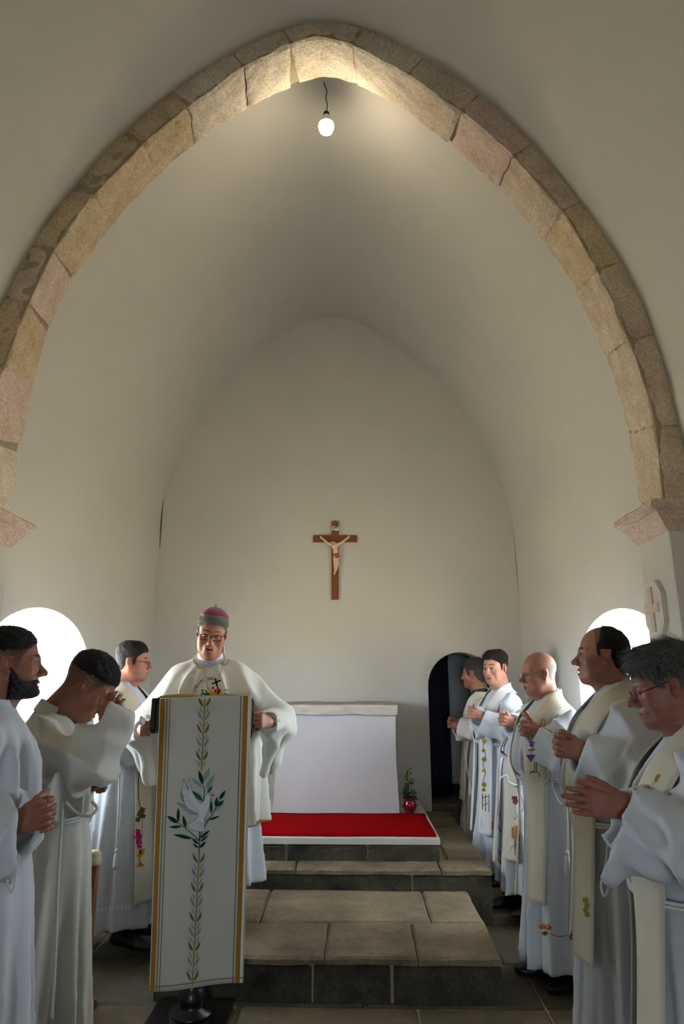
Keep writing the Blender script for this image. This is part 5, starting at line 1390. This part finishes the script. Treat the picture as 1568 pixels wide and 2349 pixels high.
def chasuble(Hh):
    sc, nb = Hh['sc'], Hh['nb']; rb = Robe(sc, nb, 1.0, .02, 1.4, 21, 1.0,
        rx=[.34, .335, .33, .315, .305, .30, .295, .275, .245, .205, .155, .108, .086, .08], ry=[.26, .25, .24, .225, .225, .225, .225, .222, .208, .170, .122, .096, .082, .078])
    g = Grid((-.62, -.38, .30), (.62, .62, 1.58 * sc), .0105); X, Y, Z = g.pts()
    th = np.arctan2(Y, X)
    g.F = rb.d(X, Y, Z, 1.0).astype(np.float32)
    for side, sg in (('r', 1), ('l', -1)):
        Sh, E, W, a = Hh['arms'][side]
        lo = np.minimum(np.minimum(Sh, E), W) - .5; hi = np.maximum(np.maximum(Sh, E), W) + .25; sl = g.sl(lo, hi); x, y, z = g.pts(sl)
        u = (W - E) / np.linalg.norm(W - E)
        A = smin(d_cap(x, y, z, Sh, E, .085, .085), d_cap(x, y, z, E, W, .082, .06), .06)
        A = smin(A, d_cap(x, y, z, E + np.array((-sg * .02, -.02, -.06)), E + np.array((-sg * .06, -.02, -.24)), .075, .05), .08)
        A = smin(A, d_cap(x, y, z, (E + W) / 2 + np.array((0, 0, -.04)), (E + W) / 2 + np.array((-sg * .05, -.05, -.26)), .05, .032), .08)
        fz = (1 - 2 * np.abs(np.sin((x * .8 * sg + z * .55) * 24 + 2.5 * wave(x, y, z, 41 + sg, 9.0, 4)))) * .008 + wave(x, y, z, 44 + sg, 20.0, 5) * .007
        A = A - fz
        cutd = (x - W[0]) * u[0] + (y - W[1]) * u[1] + (z - W[2]) * u[2] - .035 + .35 * (z - W[2])
        A = smax(A, cutd, .01)
        inner = np.maximum(np.minimum(d_cap(x, y, z, E, W + u * .1, .062, .040), d_cap(x, y, z, W - u * .03 + np.array((0, 0, -.02)), W - u * .06 + np.array((0, 0, -.16)), .04, .02)), -(cutd + .09))
        A = smax(A, -inner, .006)
        g.put(sl, A.astype(np.float32), .09, '+')
    hemz = .47 + .05 * np.cos(2 * th) + .02 * np.sin(3 * th)
    g.F = np.maximum(g.F, (hemz - Z).astype(np.float32)); g.F = np.maximum(g.F, (Z - 1.535 * sc + .9 * (Y - nb[1])).astype(np.float32))
    hp = Hh['hp']
    neck = d_cap(X, Y, Z, (nb[0], nb[1] + .02, 1.42 * sc), tuple(hp), .078 * Hh['hs'], .09 * Hh['hs']); g.F = smax(g.F, -neck, .006).astype(np.float32)
    v, q = g.mesh(smooth=2); return link('chasuble', quadmesh('chasuble', v, q), IVORY, Hh['root'])
CH = chasuble(B)

# right-hand row, far to near
FACE_R1 = dict(skin='#9A6248', flush='#8A4C3C', hair='#24211F', hair2='#5C5956', greyside=.35, top=.014, side=.006, fade=.8, w=1.0, stubble=.2, browc='#1E1815')
R1 = person(dict(label='farthest priest on the right, dark hair, standing before the low doorway', psi=172, girth=.9, body=(1103, 1750), bd=6.20, head=(1087, 1544), hd=6.1, hpsi=143, pitch=3, hs=1.08, z0=.055, face=FACE_R1, seed=14, cloth=WARM,
    clasp=((1034, 1660), 5.95), cyaw=-12, stole=dict(end=.50, x=.09), hem=.08, glasses=dict(lensr=(.020, .013)), res=.013, hres=.0036, handres=.0036, shoes=1, collar=BLACK,
    cords=[dict(p=[(1066, 1716, 5.95), (1070, 1758, 5.93), (1078, 1795, 5.93)], tassel=1)]))
FACE_R2 = dict(skin='#C08A74', flush='#B5624F', hair='#241913', top=.020, side=.005, fade=.8, w=1.05, jw=1.1, dc=.6, browc='#20150F', stubble=.12)
R2 = person(dict(label='dark-haired priest with gold-flowered white stole beside the farthest priest', psi=198, flare=.6, body=(1146, 1760), bd=5.50, head=(1135, 1530), hd=5.48, hpsi=222, pitch=6, hs=1.06, z0=.055, face=FACE_R2, seed=17, girth=1.04, belly=.03,
    clasp=((1083, 1636), 5.27), cyaw=-8, arm_l=dict(drop=.13, bell=.065), stole=dict(end=.36, x=.09, mat=cloth('white_stole_cloth', '#E2E2E0')), hem=.08, res=.0125, hres=.0034, handres=.0034, shoes=1))
FACE_R3 = dict(skin='#B07A62', hair='#1E1612', top=.016, side=.005, fade=.8, w=1.0)
R3 = person(dict(label='priest in grape-embroidered stole, head hidden behind the bald priest', psi=196, body=(1205, 1760), bd=4.84, head=(1236, 1546), hd=4.86, hpsi=190, pitch=5, hs=1.0, z0=.055, face=FACE_R3, seed=19, girth=1.05, belly=.03,
    clasp=((1155, 1652), 4.62), cyaw=-5, stole=dict(end=(.30, .36), x=.10, mat=cloth('pale_stole_cloth', '#DDD8C8')), hem=.12, res=.012, hres=.004, handres=.0034, shoes=1, shoey=.10,
    cords=[dict(p=[(1143, 1788, 4.50), (1160, 1778, 4.50), (1168, 1795, 4.50), (1198, 1805, 4.52)], r=.004)]))
FACE_R4 = dict(skin='#AE7660', flush='#A0584A', w=1.03, jw=1.1, dc=1.0, nose=1.12, browc='#8A7A70', brow=.003, fuzz=1, scalp='#C2B2A8', fade=.12, hair='#B5AAA2', top=.0012, side=.0012, tex=0, strands=1600, slen=.007, lift=.15, hup=[(-.14, .055), (-.05, .045), (.0, .02), (.02, -.1)], hhl=HL, hl=[(-.14, -.07), (-.04, -.03), (.0, .03), (.12, .3)], mouth=.006)
R4 = person(dict(label='bald elderly priest in thin glasses with a cream stole over his alb', psi=190, body=(1277, 1790), bd=3.92, head=(1234, 1543), hd=3.90, hpsi=184, pitch=6, hs=.95, z0=0, face=FACE_R4, seed=23, girth=1.1, belly=.05,
    clasp=((1206, 1672), 3.74), cyaw=-10, cpose=dict(CLASP, thumb=(.62, .62, -.35), tbend=(0, .1, .25)), arm_l=dict(drop=.13, bell=.07, r=(.09, .095, .075)), stole=dict(end=(.40, .43), x=.11, w=.14, w2=.12), hem=.09, glasses=dict(lensr=(.020, .013), rim=.0010, mtl=mat('thin_gold_frame', lin('#8A6A44'), .35, metal=.6)), res=.0115, hres=.003, handres=.003, shoes=1, collar=WHITE,
    cords=[dict(p=[(1262, 1762, 3.67), (1268, 1810, 3.65), (1285, 1845, 3.65), (1300, 1835, 3.65), (1303, 1790, 3.67), (1290, 1764, 3.68)]), dict(p=[(1290, 1764, 3.67), (1298, 1850, 3.64), (1300, 1930, 3.63), (1299, 1955, 3.63)], tassel=1), dict(p=[(1246, 1800, 3.67), (1258, 1785, 3.66), (1255, 1764, 3.67)])]))
FACE_R5 = dict(skin='#AA7560', flush='#9A5646', hair='#15100D', top=.006, side=.005, taper=.03, strands=4200, fade=.5, scalp='#3A2820', w=1.03, jw=1.1, dc=.5, nose=1.1, brow=.0048, browc='#100B09', hl=[(-.14, -.085), (-.075, -.078), (-.05, -.05), (-.036, -.02), (-.026, .012), (.002, .016), (.006, -.012), (.018, -.008), (.026, .035), (.03, .2)],
    hup=[(-.02, .3), (-.004, .115), (.004, .085), (.012, .055), (.022, .040), (.03, -.1)], f0=-.05, f1=.02, mouth=.003)
R5 = person(dict(label='tall priest with receding black hair, hands clasped, second from the right edge', psi=170, body=(1428, 1800), bd=2.88, head=(1379, 1502), hd=2.84, hpsi=163, pitch=-2, hs=.96, face=FACE_R5, seed=29, girth=1.12, belly=.05,
    clasp=((1292, 1712), 2.66), cyaw=-6, arm_l=dict(drop=.14, bell=.07, r=(.095, .10, .075), hint=(-.7, -.5, -.7)), stole=dict(end=.50, x=.11, w=.12, w2=.14), hem=.06, res=.0105, hres=.0026, handres=.0025, cz=.98,
    cords=[dict(p=[(1395, 1905, 2.55), (1388, 1990, 2.52), (1378, 2030, 2.52), (1386, 2055, 2.52), (1398, 2020, 2.52), (1402, 1910, 2.55)])]))
FACE_R6 = dict(skin='#9E6A57', flush='#8E4C40', hair='#242220', hair2='#8B8985', greyside=.4, greytop=.5, top=.022, side=.009, tex=.003, slen=.04, lift=.3, comb=(.2, .8, -.2), strands=5200,  fade=.8, w=1.02, jw=1.06, dc=.4, nose=1.1, brow=.0048, browc='#3A302A', closed=1, stubble=.22, f0=.0, f1=.06, hl=[(-.14, -.085), (-.075, -.078), (-.05, -.05), (-.036, -.02), (-.026, .014), (.004, .018), (.010, -.012), (.028, -.004), (.040, .022), (.06, .040), (.085, .044), (.12, .046)])
R6 = person(dict(label='grey-haired priest in glasses with palms pressed together, at the right edge', psi=166, body=(1585, 1850), bd=2.12, head=(1520, 1568), hd=2.08, hpsi=166, pitch=14, hs=.95, face=FACE_R6, seed=31, girth=1.08, belly=.04,
    arm_l=dict(w=((1432, 1852), 1.88), hint=(-.7, -.6, -.5), hand=dict(F=(.06, 1, .06), T=(0, -.1, 1), B=(-1, .1, 0), pose=dict(FLAT, thumb=(.34, .9, -.12))), drop=.15, bell=.075, r=(.092, .095, .075)), arm_r=dict(w=((1436, 1846), 1.96), hint=(.7, -.6, -.5), hand=dict(F=(-.12, 1, .06), T=(0, -.1, 1), B=(1, .1, 0), pose=FLAT), drop=.10),
    stole=dict(end=.30, x=.11, w=.125, w2=.14), hem=.06, glasses=dict(lensr=(.022, .015), rim=.0014, drop=.006), res=.0105, hres=.0026, handres=.0025, cz=1.0))
# ------------------------------------------------------------------ embroidery, chasuble emblem, trims
def garment(Hh, extra=()):
    bpy.context.view_layer.update(); dg = bpy.context.evaluated_depsgraph_get(); V = []; F = []
    for o in [Hh['alb']] + list(Hh.get('stole', [])) + list(extra):
        e = o.evaluated_get(dg); me = e.to_mesh(); M = o.matrix_world; n = len(V)
        V += [M @ v.co for v in me.vertices]; F += [tuple(i + n for i in p.vertices) for p in me.polygons]; e.to_mesh_clear()
    return BVHTree.FromPolygons(V, F)
VIO, WINE, OR, LEAF, BR = lin('#6A3A8A'), lin('#7A3A42'), lin('#C07A2A'), lin('#4A5A2A'), lin('#6B4A2A')
def curve(A, pts, w, c): A.line([(q[0], q[1]) for q in catmull([(x, y, 0) for x, y in pts], 6)], w, c)
def flower(A, c, r, colr, core=None, n=5, rot=0.3):
    for k in range(n):
        a = rot + 6.283 * k / n; A.leaf(c, (c[0] + r * math.cos(a), c[1] + r * math.sin(a)), r * .75, colr, 0, 4)
    if core is not None: A.disc(c, r * .25, core, 8)
def grapes(A, c, r, colr, rows=(4, 3, 2, 1)):
    for i, n in enumerate(rows):
        for k in range(n): A.disc((c[0] + (k - (n - 1) / 2) * r * 2, c[1] + i * r * 1.75), r, colr, 8)
def wheat(A, b, L, colr, lean=0.0, grains=5):
    t = (b[0] + lean, b[1] - L); curve(A, [b, ((b[0] + t[0]) / 2 - lean * .3, (b[1] + t[1]) / 2), t], 1.0, BR)
    for k in range(grains):
        y = t[1] + k * L * .085
        for sg in (-1, 1): A.leaf((t[0], y + 3), (t[0] + sg * 3.2, y - 4.5), 2.6, colr, 0, 4)
# L3: cross, vine with leaves, pink blossoms, chalice, gold hem
A = Applique(garment(L3), .002)
curve(A, [(323, 1745), (331, 1744), (339, 1743)], 3.2, BR); curve(A, [(330, 1740), (330, 1750)], 2.2, BR)
curve(A, [(327, 1752), (320, 1768), (317, 1790), (318, 1830), (322, 1858), (318, 1885)], 1.8, BR); curve(A, [(322, 1850), (326, 1880), (325, 1910), (324, 1945)], 1.0, LEAF)
for x, y, r in ((322, 1868, 10), (326, 1858, 8), (316, 1880, 7), (328, 1872, 7)): flower(A, (x, y), r, LEAF, None, 5, x * .7)
for x, y, r in ((315, 1908, 8), (318, 1918, 9), (313, 1922, 8), (317, 1932, 8), (319, 1942, 6)): flower(A, (x, y), r, lin('#B81F62'), lin('#E080A8'), 5, y * .3)
A.poly([(308, 1951), (320, 1947), (332, 1946), (330, 1958), (322, 1968), (313, 1966)], lin('#D09A22')); A.poly([(317, 1952), (326, 1950), (322, 1964)], lin('#6A3A12')); A.poly([(318, 1967), (322, 1967), (321, 1976), (318, 1976)], lin('#B88420')); A.poly([(320, 1974), (331, 1986), (313, 1990)], lin('#B88420'))
A.build('embroidery', L3['stole'][0], 'pink blossoms, vine and golden chalice')
A = Applique(garment(L3), .0016)
for k in range(10):
    x0 = 222 + k * 9.0; A.leaf((x0, 2092 - k * .8), (x0 + 5, 2080 - k * 1.2), 4, lin('#EEF0F4')); A.disc((x0 + 5, 2090 - k), 1.6, lin('#EEF0F4'), 6)
A.build('hem_lace', L3['alb'])
# R1
A = Applique(garment(R1), .002); curve(A, [(1046, 1782), (1045, 1800), (1051, 1815), (1057, 1805)], 1.6, lin('#2A2420')); A.leaf((1046, 1800), (1052, 1790), 6, OR); A.leaf((1050, 1803), (1054, 1792), 5, lin('#2A2420')); A.build('embroidery', R1['stole'][1])
# R2: gold flowers down the strip, gold band
A = Applique(garment(R2), .002); GG = lin('#9A8420')
for k, y in enumerate((1700, 1722, 1742, 1768, 1800, 1812)): flower(A, (1110 - (k % 2) * 1.5, y), 6.5 if k % 2 == 0 else 5, GG if k % 3 else lin('#C2A22A'), lin('#6A5A14'), 6, k)
curve(A, [(1111, 1700), (1107, 1715), (1113, 1732), (1107, 1752), (1113, 1772), (1108, 1792), (1112, 1815)], 1.1, LEAF)
for p in ([(1106, 1820), (1106, 1858)], [(1121, 1822), (1121, 1862)], [(1106, 1830), (1121, 1826)], [(1106, 1848), (1121, 1842)], [(1113, 1822), (1113, 1860)]): curve(A, p, 1.5, lin('#6E6420'))
A.poly([(1104, 1878), (1130, 1884), (1130, 1903), (1104, 1897)], lin('#9A7420')); A.build('embroidery', R2['stole'][1], 'gold flowers and gold band')
# R3: chalice, leaves, grapes, wheat
A = Applique(garment(R3), .002)
curve(A, [(1186, 1752), (1189, 1766), (1195, 1768), (1196, 1752)], 1.4, GG); curve(A, [(1191, 1768), (1192, 1780), (1187, 1787), (1197, 1787)], 1.2, GG)
flower(A, (1190, 1802), 10, lin('#8E9A70'), None, 5); grapes(A, (1182, 1828), 2.2, WINE, (4, 4, 3, 3, 2)); curve(A, [(1186, 1815), (1196, 1830), (1200, 1850), (1196, 1862)], 1.0, WINE); curve(A, [(1180, 1862), (1186, 1872), (1181, 1880), (1178, 1874)], .9, WINE)
for lx, L in ((-5, 62), (3, 66), (8, 52)): wheat(A, (1181, 1962), L, OR, lx, 5)
curve(A, [(1170, 1948), (1176, 1940), (1182, 1946), (1190, 1938), (1194, 1950)], 1.0, lin('#B8A068'))
for y in (1768, 1800, 1870, 1905, 1960, 1980): A.leaf((1144, y), (1142, y - 14), 4, lin('#C89A6A')); A.leaf((1146, y + 6), (1149, y - 8), 3.4, OR)
A.build('embroidery', R3['stole'][1], 'grapes, leaves and wheat ears')
# R4: outlined cross, vine with grapes on the cuff, hem garland
A = Applique(garment(R4), .002)
for p in ([(1240, 1668), (1243, 1652), (1249, 1653), (1247, 1670)], [(1228, 1662), (1240, 1668)], [(1247, 1670), (1266, 1680)]): curve(A, p, 1.6, lin('#8A6A3A'))
for p in ([(1226, 1748), (1225, 1768), (1217, 1770), (1216, 1776)], [(1231, 1748), (1230, 1768), (1236, 1774), (1237, 1782)], [(1216, 1771), (1230, 1771)]): curve(A, p, 2.0, lin('#6A5628'))
A.build('embroidery', R4['stole'][1], 'cross outline in brown thread')
A = Applique(garment(R4), .002)
curve(A, [(1230, 1672), (1222, 1684), (1220, 1702), (1221, 1716), (1217, 1732)], 1.0, lin('#3A3428')); grapes(A, (1219, 1703), 2.2, VIO, (3, 2, 2)); grapes(A, (1217, 1733), 2.4, VIO, (4, 3, 2, 1))
for x, y in ((1213, 1720), (1224, 1718), (1219, 1724)): A.leaf((1219, 1720), (x + (x - 1219) * .8, y), 4, lin('#7A8A2A'))
for a in (-.9, -.3, .3, .9): A.leaf((1244, 2132), (1244 + 14 * math.sin(a), 2132 - 16 * math.cos(a)), 5, lin('#C8702A')); A.leaf((1257, 2134), (1257 + 12 * math.sin(a), 2134 - 16 * math.cos(a)), 5, lin('#C8702A')); A.leaf((1250, 2136), (1250 + 10 * math.sin(a), 2136 + 12 * math.cos(a)), 4, LEAF)
curve(A, [(1262, 2142), (1280, 2148), (1298, 2146), (1312, 2142)], 1.8, lin('#7A5A3A')); grapes(A, (1311, 2145), 2.6, VIO, (3, 2, 1)); grapes(A, (1338, 2146), 2.6, VIO, (3, 3, 2)); flower(A, (1325, 2146), 9, LEAF, None, 5); flower(A, (1313, 2133), 7, LEAF, None, 4)
A.build('embroidery', R4['alb'], 'purple grapes on the cuff and flower garland along the hem')
# R5, R6
A = Applique(garment(R5), .002)
for k in range(4): flower(A, (1345 + (k % 2) * 4 - 2, 2065 + k * 11), 8, lin('#A08A4A'), None, 5, k)
A.build('embroidery', R5['stole'][1], 'small gold ornament near the stole end')
A = Applique(garment(R6), .0025)
A.line([(1512, 1777), (1506, 1784), (1503, 1795), (1500, 1808)], [5, 4.5, 3.5, 2], lin('#A8742A')); curve(A, [(1498, 1796), (1497, 1809)], 2.0, lin('#A8742A')); curve(A, [(1477, 1808), (1484, 1806), (1490, 1810), (1494, 1812)], 2.6, lin('#A8742A'))
A.build('embroidery', R6['stole'][1], 'gold brush-like emblem')
# bishop: emblem and lettering on the chasuble
bpy.context.view_layer.update(); bvh = bvh_of(CH)
A = Applique(bvh, .0016)
for p in ([(453, 1503), (444, 1511), (449, 1522), (457, 1533), (463, 1531), (463, 1514), (458, 1504)], [(519, 1497), (531, 1503), (525, 1514), (517, 1525), (511, 1523), (513, 1508)]):
    for k in range(1, len(p) - 1): A.poly([p[0], p[k], p[k + 1]], lin('#DDD3C0'), .4)
A.lift = .0008
for p in ([(444, 1511), (449, 1522), (457, 1533), (463, 1531)], [(531, 1503), (525, 1514), (517, 1525), (511, 1523)]): curve(A, p, 1.5, GO)
A.build('collar_facing', CH, 'turned cream neckline edged in gold')
A = Applique(bvh, .003); CHN = lin('#8A7C68')
curve(A, [(463, 1520), (468, 1540), (477, 1582)], 1.1, CHN); curve(A, [(512, 1516), (508, 1534), (499, 1568)], 1.1, CHN); A.build('chain', CH)
A = Applique(bvh, .002); K = lin('#15120F')
for i, chr_ in enumerate('JUBILEJ 2025'):
    if chr_ == ' ': continue
    V, F = text_mesh(chr_, 8.6, .18)
    ang = math.radians(196 + i * 8.3); R_ = 38.0; cx_, cy_ = 482.5, 1595.0
    px, py = cx_ + R_ * math.cos(ang), cy_ + R_ * math.sin(ang); rot = ang + math.pi / 2
    if i > 10: continue
    for f in F: A.poly([(px + V[k][0] * math.cos(rot) + V[k][1] * math.sin(rot), py + V[k][0] * math.sin(rot) - V[k][1] * math.cos(rot)) for k in f], K)
for i, chr_ in enumerate('DE'):
    V, F = text_mesh(chr_, 9.5, .12)
    px, py = 519, 1592 - i * 8.5; rot = -math.pi / 2
    for f in F: A.poly([(px + V[k][0] * math.cos(rot) + V[k][1] * math.sin(rot), py + V[k][0] * math.sin(rot) - V[k][1] * math.cos(rot)) for k in f], K)
A.build('lettering', CH, 'black arched lettering')
A = Applique(bvh, .002)
def seg(a, b, w, c): A.line([a, ((a[0] + b[0]) / 2, (a[1] + b[1]) / 2), b], w, c)
seg((494, 1558), (497, 1572), 4.2, K); seg((486, 1568.5), (507, 1560.5), 3.2, K); curve(A, [(496, 1568), (499, 1577), (500, 1584)], 3.4, K); A.disc((494, 1558), 2.1, K); A.disc((486.5, 1568.5), 1.6, K); A.disc((506, 1561), 1.6, K)
RD, YL, GN, BL = lin('#C0141E'), lin('#E5A91A'), lin('#2E6A2A'), lin('#1F6FA8')
A.disc((488, 1578), 3.0, RD); A.poly([(490, 1581), (497, 1583), (506, 1580), (507, 1582), (503, 1593), (497, 1594), (492, 1589)], RD)
A.disc((480, 1582), 2.6, lin('#E0A860')); A.poly([(480, 1586), (486, 1585), (492, 1589), (494, 1592), (489, 1595), (482, 1594)], YL)
A.disc((472.5, 1585), 2.4, GN); A.poly([(472, 1588), (478, 1588), (482, 1593), (478, 1598), (471, 1594)], GN)
A.disc((465, 1584), 2.5, BL); A.poly([(463, 1588), (468, 1588), (474, 1594), (472, 1599), (460, 1596)], BL)
A.lift = .0006; curve(A, [(488, 1586), (495, 1588), (503, 1586)], .9, lin('#E8DFD8')); curve(A, [(497, 1583), (496, 1589), (495, 1594)], .9, lin('#E8DFD8'))
A.build('emblem', CH, 'four coloured figures hugging a black cross')
# gold cord along the chasuble hem
H_ = B; rb = Robe(H_['sc'], H_['nb'], 1.0, .02, 1.4, 21, 1.0, rx=[.34, .335, .33, .315, .305, .30, .295, .275, .245, .205, .155, .108, .086, .08], ry=[.26, .25, .24, .225, .225, .225, .225, .222, .208, .170, .122, .096, .082, .078])
th = np.linspace(0, 2 * math.pi, 161)[:-1]; lo, hi = np.full(160, .05), np.full(160, .6)
hz = .47 + .05 * np.cos(2 * th) + .02 * np.sin(3 * th) + .006
for _ in range(30):
    m = (lo + hi) / 2; d = rb.d(m * np.cos(th), m * np.sin(th), hz, 1.0); lo = np.where(d < 0, m, lo); hi = np.where(d < 0, hi, m)
mb = MB(); mb.tube([(r_ * math.cos(t), r_ * math.sin(t), z) for r_, t, z in zip(hi - .006, th, hz)], .0042, 6, closed=True); mb.obj('gold_hem', GOLDT, CH, True)
